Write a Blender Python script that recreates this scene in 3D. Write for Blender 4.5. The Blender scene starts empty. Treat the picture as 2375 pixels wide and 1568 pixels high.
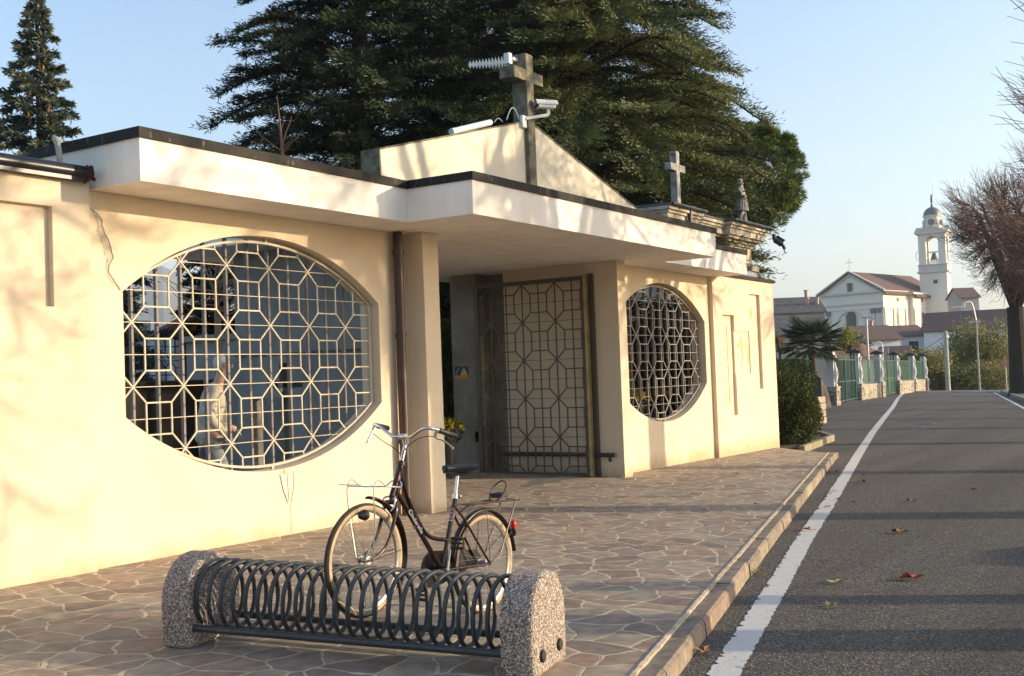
import bpy, bmesh, math, random
import numpy as np
from mathutils import Vector, Matrix
random.seed(7); RNG = np.random.default_rng(7)
R = math.radians
S = bpy.context.scene
COL = S.collection

# ------------------------------------------------------------------ camera
H = 1.57
YAW, PITCH, ROLL = R(32.19), R(1.98), R(2.14)
FW = Vector((math.cos(YAW)*math.cos(PITCH), math.sin(YAW)*math.cos(PITCH), math.sin(PITCH)))
RT0 = Vector((math.sin(YAW), -math.cos(YAW), 0)); UP0 = RT0.cross(FW)
RT = RT0*math.cos(ROLL) - UP0*math.sin(ROLL)
UP = RT0*math.sin(ROLL) + UP0*math.cos(ROLL)
cam = bpy.data.cameras.new('camera'); cam.sensor_width = 36; cam.lens = 36*2671.8/2375
cam.clip_start = 0.05; cam.clip_end = 12000
co = bpy.data.objects.new('camera', cam); COL.objects.link(co)
m = Matrix.Identity(4)
for i in range(3):
    m[i][0] = RT[i]; m[i][1] = UP[i]; m[i][2] = -FW[i]
m[2][3] = H
co.matrix_world = m; S.camera = co

# ------------------------------------------------------------------ light
SUN_AZ = math.atan2(-0.862, 0.507); SUN_EL = R(12.2)
W = bpy.data.worlds.new('World'); S.world = W; W.use_nodes = True
nt = W.node_tree; nt.nodes.clear()
wo = nt.nodes.new('ShaderNodeOutputWorld'); bg = nt.nodes.new('ShaderNodeBackground')
sk = nt.nodes.new('ShaderNodeTexSky'); sk.sky_type = 'NISHITA'; sk.sun_disc = False
sk.sun_elevation = SUN_EL; sk.sun_rotation = math.pi/2 - SUN_AZ
sk.air_density = 1.0; sk.dust_density = 2.6; sk.ozone_density = 2.0; sk.altitude = 200
bg.inputs['Strength'].default_value = 0.15
nt.links.new(sk.outputs[0], bg.inputs[0]); nt.links.new(bg.outputs[0], wo.inputs[0])
sl = bpy.data.lights.new('sun', 'SUN'); sl.energy = 3.6; sl.angle = R(0.53); sl.color = (1.0, 0.79, 0.53)
so = bpy.data.objects.new('sun', sl); COL.objects.link(so)
sd = Vector((math.cos(SUN_AZ)*math.cos(SUN_EL), math.sin(SUN_AZ)*math.cos(SUN_EL), math.sin(SUN_EL)))
so.rotation_euler = sd.to_track_quat('Z', 'Y').to_euler(); so.location = (10, -30, 20)
S.view_settings.view_transform = 'Standard'; S.view_settings.look = 'None'
S.view_settings.gamma = 1; S.view_settings.exposure = 1.33
S.render.engine = 'CYCLES'
S.cycles.max_bounces = 6; S.cycles.volume_bounces = 0

# ------------------------------------------------------------------ measuring helpers (2375 px wide view of the place)
def ray(x, y): return FW + RT*((x-1187.5)/2671.8) - UP*((y-784)/2671.8)
def at(x, y, d):                       # point at d metres along the view axis
    return Vector((0, 0, H)) + ray(x, y)*d
def G(x, y): return 0.1 - 0.009*(x-6.4) + 0.024*(y-8.15)     # pavement plane
def gnd(x, y, dz=-0.11):
    d = ray(x, y); z = 0
    for i in range(10):
        P = d*((z-H)/d.z); z = G(P.x, P.y)+dz
    return Vector((P.x, P.y, z))

# ------------------------------------------------------------------ object helpers
ORG = {}
def tag(o, label=None, cat=None, group=None, kind=None):
    if label: o['label'] = label
    if cat: o['category'] = cat
    if group: o['group'] = group
    if kind: o['kind'] = kind
    return o
def thing(name, loc, label, cat, group=None):
    o = bpy.data.objects.new(name, None); COL.objects.link(o); o.location = loc
    o.empty_display_size = 0.2; ORG[o.name] = Vector(loc)
    return tag(o, label, cat, group)
def link_mesh(name, me, mat, parent=None):
    o = bpy.data.objects.new(name, me); COL.objects.link(o)
    if mat: me.materials.append(mat)
    if parent is not None:
        o.parent = parent; ORG[o.name] = ORG[parent.name]
    else: ORG[o.name] = Vector((0, 0, 0))
    return o
def copy_tree(o, parent=None):
    c = o.copy(); COL.objects.link(c); c.parent = parent
    for ch in [k for k in COL.objects if k.parent == o]: copy_tree(ch, c)
    return c

def frame_of(d):
    d = Vector(d).normalized()
    a = Vector((0, 0, 1)) if abs(d.z) < 0.95 else Vector((1, 0, 0))
    s = d.cross(a).normalized(); return d, s, s.cross(d)
class MB:
    def __init__(s): s.v = []; s.f = []; s.M = None
    def add(s, vs, fs):
        b = len(s.v)
        for p in vs: s.v.append(tuple(s.M @ Vector(p)) if s.M else tuple(p))
        for f in fs: s.f.append(tuple(i+b for i in f))
        return s
    def box(s, x0, x1, y0, y1, z0, z1):
        v = [(x0,y0,z0),(x1,y0,z0),(x1,y1,z0),(x0,y1,z0),(x0,y0,z1),(x1,y0,z1),(x1,y1,z1),(x0,y1,z1)]
        return s.add(v, [(0,3,2,1),(4,5,6,7),(0,1,5,4),(1,2,6,5),(2,3,7,6),(3,0,4,7)])
    def bar(s, a, b, w, h=None, up=(0,0,1)):             # rectangular bar a-b
        h = h or w; a = Vector(a); b = Vector(b); d = (b-a).normalized()
        u = Vector(up); sd_ = d.cross(u)
        if sd_.length < 1e-3: sd_ = d.cross(Vector((1,0,0)))
        sd_.normalize(); u = sd_.cross(d)
        v = []
        for p in (a, b):
            for i, j in ((-1,-1),(1,-1),(1,1),(-1,1)): v.append(p + sd_*(i*w/2) + u*(j*h/2))
        return s.add(v, [(0,3,2,1),(4,5,6,7),(0,1,5,4),(1,2,6,5),(2,3,7,6),(3,0,4,7)])
    def tube(s, pts, r, n=8, closed=False, caps=True):
        pts = [Vector(p) for p in pts]; N = len(pts)
        rr = r if isinstance(r, (list, tuple)) else [r]*N
        v = []; f = []
        d0 = (pts[1]-pts[0]).normalized(); _, sd_, _ = frame_of(d0)
        for i, p in enumerate(pts):
            if closed: d = (pts[(i+1) % N]-pts[i-1])
            else: d = pts[min(i+1, N-1)]-pts[max(i-1, 0)]
            if d.length < 1e-9: d = d0.copy()
            d.normalize(); sd_ = (sd_ - d*sd_.dot(d))
            if sd_.length < 1e-6: _, sd_, _ = frame_of(d)
            sd_.normalize(); u = d.cross(sd_)
            for k in range(n):
                a = 2*math.pi*k/n; v.append(p + (sd_*math.cos(a)+u*math.sin(a))*rr[i])
        for i in range(N if closed else N-1):
            j = (i+1) % N
            for k in range(n):
                k2 = (k+1) % n; f.append((i*n+k, i*n+k2, j*n+k2, j*n+k))
        if caps and not closed:
            f.append(tuple(range(n-1, -1, -1))); f.append(tuple((N-1)*n+k for k in range(n)))
        return s.add(v, f)
    def lathe(s, prof, c=(0,0,0), n=24, axis=(0,0,1)):
        d, a, b = frame_of(axis); c = Vector(c); v = []; f = []
        for (r, h) in prof:
            for k in range(n):
                t = 2*math.pi*k/n; v.append(c + d*h + (a*math.cos(t)+b*math.sin(t))*max(r, 1e-4))
        for i in range(len(prof)-1):
            for k in range(n):
                k2 = (k+1) % n; f.append((i*n+k, i*n+k2, (i+1)*n+k2, (i+1)*n+k))
        f.append(tuple(range(n-1, -1, -1))); f.append(tuple((len(prof)-1)*n+k for k in range(n)))
        return s.add(v, f)
    def ball(s, c, r, n=10, m_=7):
        rx, ry, rz = r if isinstance(r, (tuple, list)) else (r, r, r); v = []; f = []
        for i in range(m_+1):
            t = math.pi*i/m_
            for k in range(n):
                a = 2*math.pi*k/n
                v.append((c[0]+rx*math.sin(t)*math.cos(a), c[1]+ry*math.sin(t)*math.sin(a), c[2]+rz*math.cos(t)))
        for i in range(m_):
            for k in range(n):
                k2 = (k+1) % n; f.append((i*n+k, (i+1)*n+k, (i+1)*n+k2, i*n+k2))
        return s.add(v, f)
    def slab(s, outer, holes, mp, w0, w1):               # flat panel with holes; mp(u, v, w) -> xyz
        bm = bmesh.new(); es = []; loops = [outer]+list(holes)
        for lp in loops:
            vs = [bm.verts.new((p[0], p[1], 0)) for p in lp]
            for i in range(len(vs)): es.append(bm.edges.new((vs[i], vs[(i+1) % len(vs)])))
        bmesh.ops.triangle_fill(bm, use_beauty=True, use_dissolve=False, edges=es)
        bm.verts.index_update(); pv = [(v.co.x, v.co.y) for v in bm.verts]
        tris = [tuple(v.index for v in f.verts) for f in bm.faces]; bm.free()
        s.add([mp(u, v, w0) for u, v in pv], tris)
        s.add([mp(u, v, w1) for u, v in pv], [t[::-1] for t in tris])
        for lp in loops:
            n = len(lp)
            s.add([mp(u, v, w0) for u, v in lp]+[mp(u, v, w1) for u, v in lp],
                  [(i, (i+1) % n, (i+1) % n+n, i+n) for i in range(n)])
        return s
    def prism(s, poly, mp, w0, w1):
        n = len(poly)
        return s.add([mp(u, v, w0) for u, v in poly]+[mp(u, v, w1) for u, v in poly],
              [tuple(range(n-1, -1, -1)), tuple(range(n, 2*n))]+[(i, (i+1) % n, (i+1) % n+n, i+n) for i in range(n)])
    def build(s, name, mat, parent=None, smooth=False, bevel=0, fix=True):
        me = bpy.data.meshes.new(name)
        o_ = ORG[parent.name] if parent is not None else Vector((0, 0, 0))
        me.from_pydata([(p[0]-o_.x, p[1]-o_.y, p[2]-o_.z) for p in s.v], [], s.f)
        if fix:
            bm = bmesh.new(); bm.from_mesh(me)
            bmesh.ops.remove_doubles(bm, verts=bm.verts, dist=1e-5)
            bmesh.ops.recalc_face_normals(bm, faces=bm.faces); bm.to_mesh(me); bm.free()
        if smooth:
            me.polygons.foreach_set('use_smooth', [True]*len(me.polygons))
            me.set_sharp_from_angle(angle=R(40))
        o = link_mesh(name, me, mat, parent)
        if bevel:
            b = o.modifiers.new('bevel', 'BEVEL'); b.width = bevel; b.segments = 2; b.limit_method = 'ANGLE'; b.angle_limit = R(40)
        return o

# raw numpy blades: every blade a small diamond; tint = per blade random grey
def blades(name, P, D, L, Wd, tint, mat, parent=None, flat=None):
    P = np.asarray(P, float); D = np.asarray(D, float); N = len(P)
    D = D/np.maximum(np.linalg.norm(D, axis=1, keepdims=True), 1e-9)
    L = np.broadcast_to(L, (N,))[:, None]; Wd = np.broadcast_to(Wd, (N,))[:, None]
    rnd = RNG.normal(size=(N, 3)) if flat is None else flat + RNG.normal(size=(N, 3))*0.35
    sd_ = np.cross(D, rnd); sd_ /= np.maximum(np.linalg.norm(sd_, axis=1, keepdims=True), 1e-9)
    V = np.stack([P, P+D*L*0.45+sd_*Wd/2, P+D*L, P+D*L*0.45-sd_*Wd/2], axis=1).reshape(-1, 3)
    o_ = ORG[parent.name] if parent is not None else Vector((0, 0, 0))
    V = V - np.array(o_)
    me = bpy.data.meshes.new(name)
    me.vertices.add(4*N); me.vertices.foreach_set('co', V.ravel())
    me.loops.add(4*N); me.loops.foreach_set('vertex_index', np.arange(4*N, dtype=np.int32))
    me.polygons.add(N); me.polygons.foreach_set('loop_start', np.arange(0, 4*N, 4, dtype=np.int32))
    me.polygons.foreach_set('loop_total', np.full(N, 4, dtype=np.int32))
    a = me.attributes.new('tint', 'FLOAT', 'POINT')
    a.data.foreach_set('value', np.repeat(np.broadcast_to(tint, (N,)), 4).astype(np.float32))
    me.update(calc_edges=True)
    return link_mesh(name, me, mat, parent)

# ------------------------------------------------------------------ materials
MATS = {}
def new_mat(name):
    m_ = bpy.data.materials.new(name); m_.use_nodes = True
    n = m_.node_tree; return m_, n, n.nodes['Principled BSDF']
def mat(name, col, rough=0.6, metal=0.0, var=0.0, vscale=3.0, bump=0.0, bscale=40.0, spec=0.5, col2=None, detail=6, streak=0):
    if name in MATS: return MATS[name]
    m_, n, b = new_mat(name); L_ = n.links
    b.inputs['Roughness'].default_value = rough; b.inputs['Metallic'].default_value = metal
    b.inputs['Specular IOR Level'].default_value = spec
    b.inputs['Base Color'].default_value = (*col, 1)
    tc = n.nodes.new('ShaderNodeTexCoord')
    if var or col2:
        mp_ = n.nodes.new('ShaderNodeMapping'); L_.new(tc.outputs['Object'], mp_.inputs[0])
        if streak: mp_.inputs['Scale'].default_value = (1, 1, 1/streak)
        nz = n.nodes.new('ShaderNodeTexNoise'); nz.inputs['Scale'].default_value = vscale; nz.inputs['Detail'].default_value = detail
        nz.inputs['Roughness'].default_value = 0.62
        L_.new(mp_.outputs[0], nz.inputs['Vector'])
        rp = n.nodes.new('ShaderNodeValToRGB'); L_.new(nz.outputs['Fac'], rp.inputs[0])
        c2 = col2 or tuple(c*(1-var) for c in col); c1 = col if col2 else tuple(min(1, c*(1+var*0.6)) for c in col)
        rp.color_ramp.elements[0].position = 0.36; rp.color_ramp.elements[1].position = 0.64
        rp.color_ramp.elements[0].color = (*c2, 1); rp.color_ramp.elements[1].color = (*c1, 1)
        L_.new(rp.outputs[0], b.inputs['Base Color'])
    if bump:
        nb = n.nodes.new('ShaderNodeTexNoise'); nb.inputs['Scale'].default_value = bscale; nb.inputs['Detail'].default_value = 4
        L_.new(tc.outputs['Object'], nb.inputs['Vector'])
        bu = n.nodes.new('ShaderNodeBump'); bu.inputs['Strength'].default_value = bump; bu.inputs['Distance'].default_value = 0.01
        L_.new(nb.outputs['Fac'], bu.inputs['Height']); L_.new(bu.outputs[0], b.inputs['Normal'])
    MATS[name] = m_; return m_
def leafmat(name, c0, c1, c2, rough=0.55, trans=0.25):
    m_, n, b = new_mat(name); L_ = n.links
    at_ = n.nodes.new('ShaderNodeAttribute'); at_.attribute_name = 'tint'
    rp = n.nodes.new('ShaderNodeValToRGB'); L_.new(at_.outputs['Fac'], rp.inputs[0])
    e = rp.color_ramp.elements; e[0].color = (*c0, 1); e[1].color = (*c2, 1)
    k = e.new(0.5); k.color = (*c1, 1)
    L_.new(rp.outputs[0], b.inputs['Base Color']); b.inputs['Roughness'].default_value = rough
    b.inputs['Specular IOR Level'].default_value = 0.3
    if trans:
        tr = n.nodes.new('ShaderNodeBsdfTranslucent'); L_.new(rp.outputs[0], tr.inputs[0])
        mx = n.nodes.new('ShaderNodeMixShader'); mx.inputs[0].default_value = trans
        L_.new(b.outputs[0], mx.inputs[1]); L_.new(tr.outputs[0], mx.inputs[2])
        L_.new(mx.outputs[0], n.nodes['Material Output'].inputs[0])
    return m_

def stucco_mat():
    m_ = mat('cream_stucco', (0.72, 0.595, 0.44), 0.9, col2=(0.685, 0.56, 0.405), vscale=1.1, bump=0.35, bscale=70); n = m_.node_tree; L_ = n.links; b = n.nodes['Principled BSDF']
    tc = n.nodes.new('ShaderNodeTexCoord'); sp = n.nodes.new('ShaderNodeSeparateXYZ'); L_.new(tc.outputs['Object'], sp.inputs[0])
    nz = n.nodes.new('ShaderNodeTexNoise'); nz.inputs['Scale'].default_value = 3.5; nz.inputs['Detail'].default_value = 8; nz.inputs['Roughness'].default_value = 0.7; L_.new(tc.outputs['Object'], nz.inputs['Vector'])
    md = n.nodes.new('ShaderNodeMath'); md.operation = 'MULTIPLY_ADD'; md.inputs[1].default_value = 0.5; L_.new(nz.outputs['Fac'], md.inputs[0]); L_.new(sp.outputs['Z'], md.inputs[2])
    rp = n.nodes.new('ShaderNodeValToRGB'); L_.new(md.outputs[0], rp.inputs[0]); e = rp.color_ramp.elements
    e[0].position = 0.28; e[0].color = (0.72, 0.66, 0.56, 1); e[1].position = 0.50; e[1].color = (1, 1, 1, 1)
    n3 = n.nodes.new('ShaderNodeTexNoise'); n3.inputs['Scale'].default_value = 130; n3.inputs['Detail'].default_value = 3; L_.new(tc.outputs['Object'], n3.inputs['Vector'])
    mr = n.nodes.new('ShaderNodeMapRange'); mr.inputs[1].default_value = 0.3; mr.inputs[2].default_value = 0.7; mr.inputs[3].default_value = 0.93; mr.inputs[4].default_value = 1.05; L_.new(n3.outputs['Fac'], mr.inputs[0])
    old = b.inputs['Base Color'].links[0].from_socket
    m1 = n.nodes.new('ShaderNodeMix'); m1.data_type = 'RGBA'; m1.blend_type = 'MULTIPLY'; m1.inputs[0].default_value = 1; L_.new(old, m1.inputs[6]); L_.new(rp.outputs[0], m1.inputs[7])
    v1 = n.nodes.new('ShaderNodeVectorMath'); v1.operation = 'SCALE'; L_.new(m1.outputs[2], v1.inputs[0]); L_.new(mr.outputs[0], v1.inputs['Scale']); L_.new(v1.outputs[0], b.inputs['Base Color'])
    return m_
STUCCO = stucco_mat()
FASCIA = mat('white_render', (0.88, 0.83, 0.75), 0.85, col2=(0.77, 0.71, 0.62), streak=6, vscale=3.0, bump=0.12, bscale=110)
GABLE = mat('weathered_render', (0.78, 0.70, 0.54), 0.9, col2=(0.62, 0.56, 0.44), vscale=1.8, streak=6, bump=0.3, bscale=60)
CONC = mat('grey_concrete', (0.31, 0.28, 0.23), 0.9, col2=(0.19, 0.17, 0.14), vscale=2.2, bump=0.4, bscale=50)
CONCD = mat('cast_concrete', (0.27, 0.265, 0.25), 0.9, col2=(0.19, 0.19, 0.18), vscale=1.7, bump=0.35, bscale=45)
MOSSC = mat('mossy_concrete', (0.24, 0.21, 0.14), 0.95, col2=(0.085, 0.08, 0.055), vscale=7, bump=0.8, bscale=60)
STONEG = mat('old_grey_stone', (0.38, 0.37, 0.34), 0.95, col2=(0.17, 0.165, 0.15), vscale=5, bump=0.8, bscale=50)
TRAV = mat('stained_cornice_stone', (0.62, 0.54, 0.42), 0.9, col2=(0.25, 0.21, 0.16), vscale=2.6, streak=4, bump=0.6, bscale=40)
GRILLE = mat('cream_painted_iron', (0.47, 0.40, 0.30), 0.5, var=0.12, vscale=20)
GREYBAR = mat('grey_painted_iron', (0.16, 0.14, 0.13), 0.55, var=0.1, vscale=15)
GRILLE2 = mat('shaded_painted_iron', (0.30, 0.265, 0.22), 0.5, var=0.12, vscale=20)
GATEM = mat('dark_gate_iron', (0.10, 0.085, 0.065), 0.5, metal=0.2, var=0.15, vscale=12)
SUNEDGE = mat('sunlit_yellow_gate_edge', (0.46, 0.33, 0.13), 0.45, metal=0.2, var=0.25, vscale=6)  # warm sunlight on the gate's end faces, put into the base colour
PIPE = mat('brown_pipe', (0.05, 0.026, 0.018), 0.4, var=0.2, vscale=6)
LEAD = mat('grey_lead', (0.22, 0.23, 0.25), 0.5, var=0.2, vscale=5)
WHITEP = mat('white_plastic', (0.72, 0.72, 0.68), 0.4)
BLACK = mat('black_rubber', (0.012, 0.012, 0.013), 0.55)
RACKM = mat('dark_blue_grey_enamel', (0.035, 0.042, 0.048), 0.42, var=0.2, vscale=25, bump=0.15, bscale=120)
BFRAME = mat('dark_burgundy_enamel', (0.028, 0.008, 0.008), 0.22, var=0.2, vscale=8)
CHROME = mat('chrome', (0.68, 0.68, 0.68), 0.18, metal=1.0)
STEEL = mat('dull_steel', (0.42, 0.41, 0.40), 0.4, metal=0.9, var=0.2, vscale=20)
WALLT = mat('tan_tyre_sidewall', (0.42, 0.31, 0.20), 0.8, var=0.2, vscale=14)
TREAD = mat('worn_tread', (0.045, 0.038, 0.032), 0.85, bump=0.8, bscale=220)
SKIN = mat('skin', (0.52, 0.30, 0.21), 0.55)
BARK = mat('brown_bark', (0.075, 0.055, 0.04), 0.95, var=0.4, vscale=8, bump=0.9, bscale=30)
BARKD = mat('dark_bark', (0.035, 0.028, 0.022), 0.95, var=0.4, vscale=8, bump=0.9, bscale=30)
TWIG = mat('reddish_brown_twig', (0.17, 0.088, 0.058), 0.8, var=0.3, vscale=3)
ROOFT = mat('red_brown_tile', (0.15, 0.085, 0.068), 0.9, col2=(0.085, 0.055, 0.048), vscale=3)
ROOFR = mat('orange_red_tile', (0.30, 0.125, 0.08), 0.9, col2=(0.22, 0.09, 0.06), vscale=3)
ROOFG = mat('grey_slate_roof', (0.105, 0.095, 0.09), 0.9, col2=(0.06, 0.055, 0.055), vscale=1.2)
CHW = mat('church_cream_render', (0.82, 0.74, 0.62), 0.9, var=0.04, vscale=0.25)
CHT = mat('church_trim', (0.62, 0.57, 0.50), 0.9, var=0.08, vscale=0.3)
CHP = mat('grey_pilaster_capital', (0.21, 0.19, 0.18), 0.9)
HWHITE = mat('white_house_render', (0.66, 0.67, 0.69), 0.9, var=0.08, vscale=0.4)
HPINK = mat('pink_house_render', (0.50, 0.30, 0.25), 0.9, var=0.1, vscale=0.5)
HBEIGE = mat('beige_house_render', (0.42, 0.34, 0.28), 0.9, var=0.1, vscale=0.5)
HORANGE = mat('orange_house_render', (0.66, 0.38, 0.16), 0.9, var=0.1, vscale=0.5)
GLASS = mat('dark_window_glass', (0.02, 0.022, 0.026), 0.12)
GREENM = mat('green_fence_metal', (0.012, 0.07, 0.04), 0.45)
GALV = mat('galvanised_steel', (0.46, 0.47, 0.47), 0.5, metal=0.4)
PCONC = mat('pole_concrete', (0.36, 0.36, 0.31), 0.85, var=0.15, vscale=2)
DOME = mat('grey_lead_dome', (0.13, 0.14, 0.16), 0.5, var=0.2, vscale=0.8)

def metal_coping():
    m_, n, b = new_mat('weathered_dark_coping'); L_ = n.links
    tc = n.nodes.new('ShaderNodeTexCoord'); mp_ = n.nodes.new('ShaderNodeMapping'); mp_.inputs['Scale'].default_value = (26, 26, 8)
    L_.new(tc.outputs['Object'], mp_.inputs[0])
    nz = n.nodes.new('ShaderNodeTexNoise'); nz.inputs['Scale'].default_value = 1.0; nz.inputs['Detail'].default_value = 5; L_.new(mp_.outputs[0], nz.inputs['Vector'])
    rp = n.nodes.new('ShaderNodeValToRGB'); L_.new(nz.outputs['Fac'], rp.inputs[0])
    rp.color_ramp.elements[0].position = 0.62; rp.color_ramp.elements[0].color = (0.014, 0.012, 0.011, 1)
    rp.color_ramp.elements[1].position = 0.80; rp.color_ramp.elements[1].color = (0.26, 0.23, 0.18, 1)
    L_.new(rp.outputs[0], b.inputs['Base Color']); b.inputs['Roughness'].default_value = 0.6; b.inputs['Specular IOR Level'].default_value = 0.2
    return m_
COPING = metal_coping()

def paving_mat():
    m_, n, b = new_mat('crazy_paving'); L_ = n.links
    tc = n.nodes.new('ShaderNodeTexCoord')
    nz = n.nodes.new('ShaderNodeTexNoise'); nz.inputs['Scale'].default_value = 1.6; nz.inputs['Detail'].default_value = 3
    L_.new(tc.outputs['Object'], nz.inputs['Vector'])
    ad = n.nodes.new('ShaderNodeVectorMath'); ad.operation = 'MULTIPLY_ADD'
    ad.inputs[1].default_value = (0.34, 0.34, 0); L_.new(nz.outputs['Color'], ad.inputs[0]); L_.new(tc.outputs['Object'], ad.inputs[2])
    mp_ = n.nodes.new('ShaderNodeMapping'); mp_.inputs['Scale'].default_value = (1, 1, 0); mp_.inputs['Rotation'].default_value = (0, 0, R(12))
    L_.new(ad.outputs[0], mp_.inputs[0])
    def vor(feat, sc):
        v = n.nodes.new('ShaderNodeTexVoronoi'); v.feature = feat; v.inputs['Scale'].default_value = sc; v.inputs['Randomness'].default_value = 1.0
        v.voronoi_dimensions = '2D'; L_.new(mp_.outputs[0], v.inputs['Vector']); return v
    SC = 3.5
    ve = vor('DISTANCE_TO_EDGE', SC); vc = vor('F1', SC)
    fn = n.nodes.new('ShaderNodeTexNoise'); fn.inputs['Scale'].default_value = 28; fn.inputs['Detail'].default_value = 4; L_.new(tc.outputs['Object'], fn.inputs['Vector'])
    ma = n.nodes.new('ShaderNodeMath'); ma.operation = 'MULTIPLY_ADD'; ma.inputs[1].default_value = 0.030; L_.new(fn.outputs['Fac'], ma.inputs[0])
    ne = n.nodes.new('ShaderNodeMath'); ne.operation = 'SUBTRACT'; L_.new(ve.outputs['Distance'], ne.inputs[0])
    L_.new(ma.outputs[0], ne.inputs[1]); ma.inputs[2].default_value = 0.0
    mask = n.nodes.new('ShaderNodeValToRGB'); L_.new(ne.outputs[0], mask.inputs[0])
    mask.color_ramp.elements[0].position = 0.016; mask.color_ramp.elements[1].position = 0.030      # 0 mortar, 1 stone
    sep = n.nodes.new('ShaderNodeSeparateColor'); L_.new(vc.outputs['Color'], sep.inputs[0])
    cr = n.nodes.new('ShaderNodeValToRGB'); L_.new(sep.outputs[0], cr.inputs[0]); cr.color_ramp.interpolation = 'CONSTANT'
    cols = [(0.27,0.20,0.15),(0.25,0.215,0.165),(0.31,0.235,0.17),(0.20,0.155,0.125),(0.28,0.235,0.18),(0.28,0.20,0.145),(0.235,0.19,0.155),(0.32,0.265,0.20)]
    e = cr.color_ramp.elements
    e[0].color = (*cols[0], 1); e[1].position = 1/8; e[1].color = (*cols[1], 1)
    for i in range(2, 8): k = e.new(i/8); k.color = (*cols[i], 1)
    n2 = n.nodes.new('ShaderNodeTexNoise'); n2.inputs['Scale'].default_value = 9; n2.inputs['Detail'].default_value = 6; L_.new(tc.outputs['Object'], n2.inputs['Vector'])
    mr = n.nodes.new('ShaderNodeMapRange'); mr.inputs[3].default_value = 0.72; mr.inputs[4].default_value = 1.25; mr.inputs[1].default_value = 0.3; mr.inputs[2].default_value = 0.7
    L_.new(n2.outputs['Fac'], mr.inputs[0])
    mu = n.nodes.new('ShaderNodeVectorMath'); mu.operation = 'SCALE'; L_.new(cr.outputs[0], mu.inputs[0]); L_.new(mr.outputs[0], mu.inputs['Scale'])
    mort = n.nodes.new('ShaderNodeVectorMath'); mort.operation = 'SCALE'; mort.inputs[0].default_value = (0.50, 0.415, 0.30); L_.new(mr.outputs[0], mort.inputs['Scale'])
    mx = n.nodes.new('ShaderNodeMix'); mx.data_type = 'RGBA'; L_.new(mask.outputs[0], mx.inputs[0]); L_.new(mort.outputs[0], mx.inputs[6]); L_.new(mu.outputs[0], mx.inputs[7])
    L_.new(mx.outputs[2], b.inputs['Base Color']); b.inputs['Roughness'].default_value = 0.75
    # raised pointing with a groove each side, rough stone faces
    hr = n.nodes.new('ShaderNodeValToRGB'); L_.new(ne.outputs[0], hr.inputs[0]); h = hr.color_ramp.elements
    h[0].position = 0.0; h[0].color = (0.9,)*3+(1,); h[1].position = 0.05; h[1].color = (0.55,)*3+(1,)
    k = h.new(0.022); k.color = (0.9,)*3+(1,); k = h.new(0.031); k.color = (0.15,)*3+(1,)
    hb = n.nodes.new('ShaderNodeMath'); hb.operation = 'MULTIPLY_ADD'; hb.inputs[1].default_value = 0.5; L_.new(n2.outputs['Fac'], hb.inputs[0]); L_.new(hr.outputs[0], hb.inputs[2])
    bu = n.nodes.new('ShaderNodeBump'); bu.inputs['Strength'].default_value = 0.9; bu.inputs['Distance'].default_value = 0.012
    L_.new(hb.outputs[0], bu.inputs['Height']); L_.new(bu.outputs[0], b.inputs['Normal'])
    return m_
def asphalt_mat():
    m_, n, b = new_mat('asphalt'); L_ = n.links
    tc = n.nodes.new('ShaderNodeTexCoord')
    v = n.nodes.new('ShaderNodeTexVoronoi'); v.inputs['Scale'].default_value = 80; L_.new(tc.outputs['Object'], v.inputs['Vector'])
    n1 = n.nodes.new('ShaderNodeTexNoise'); n1.inputs['Scale'].default_value = 0.8; n1.inputs['Detail'].default_value = 6; L_.new(tc.outputs['Object'], n1.inputs['Vector'])
    sp = n.nodes.new('ShaderNodeSeparateColor'); L_.new(v.outputs['Color'], sp.inputs[0])
    rp = n.nodes.new('ShaderNodeValToRGB'); L_.new(sp.outputs[0], rp.inputs[0]); e = rp.color_ramp.elements
    e[0].color = (0.022, 0.021, 0.020, 1); e[1].color = (0.19, 0.165, 0.135, 1); e[1].position = 1.0; k = e.new(0.7); k.color = (0.070, 0.061, 0.052, 1)
    mpx = n.nodes.new('ShaderNodeMapping'); mpx.inputs['Rotation'].default_value = (0, 0, -0.235); mpx.inputs['Scale'].default_value = (0.10, 1.6, 1); L_.new(tc.outputs['Object'], mpx.inputs[0]); L_.new(mpx.outputs[0], n1.inputs['Vector'])
    mr = n.nodes.new('ShaderNodeMapRange'); mr.inputs[1].default_value = 0.3; mr.inputs[2].default_value = 0.7; mr.inputs[3].default_value = 0.72; mr.inputs[4].default_value = 1.3
    L_.new(n1.outputs['Fac'], mr.inputs[0])
    mu = n.nodes.new('ShaderNodeVectorMath'); mu.operation = 'SCALE'; L_.new(rp.outputs[0], mu.inputs[0]); L_.new(mr.outputs[0], mu.inputs['Scale'])
    L_.new(mu.outputs[0], b.inputs['Base Color']); b.inputs['Roughness'].default_value = 0.85
    bu = n.nodes.new('ShaderNodeBump'); bu.inputs['Strength'].default_value = 0.8; bu.inputs['Distance'].default_value = 0.006
    L_.new(v.outputs['Distance'], bu.inputs['Height']); L_.new(bu.outputs[0], b.inputs['Normal'])
    return m_
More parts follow.
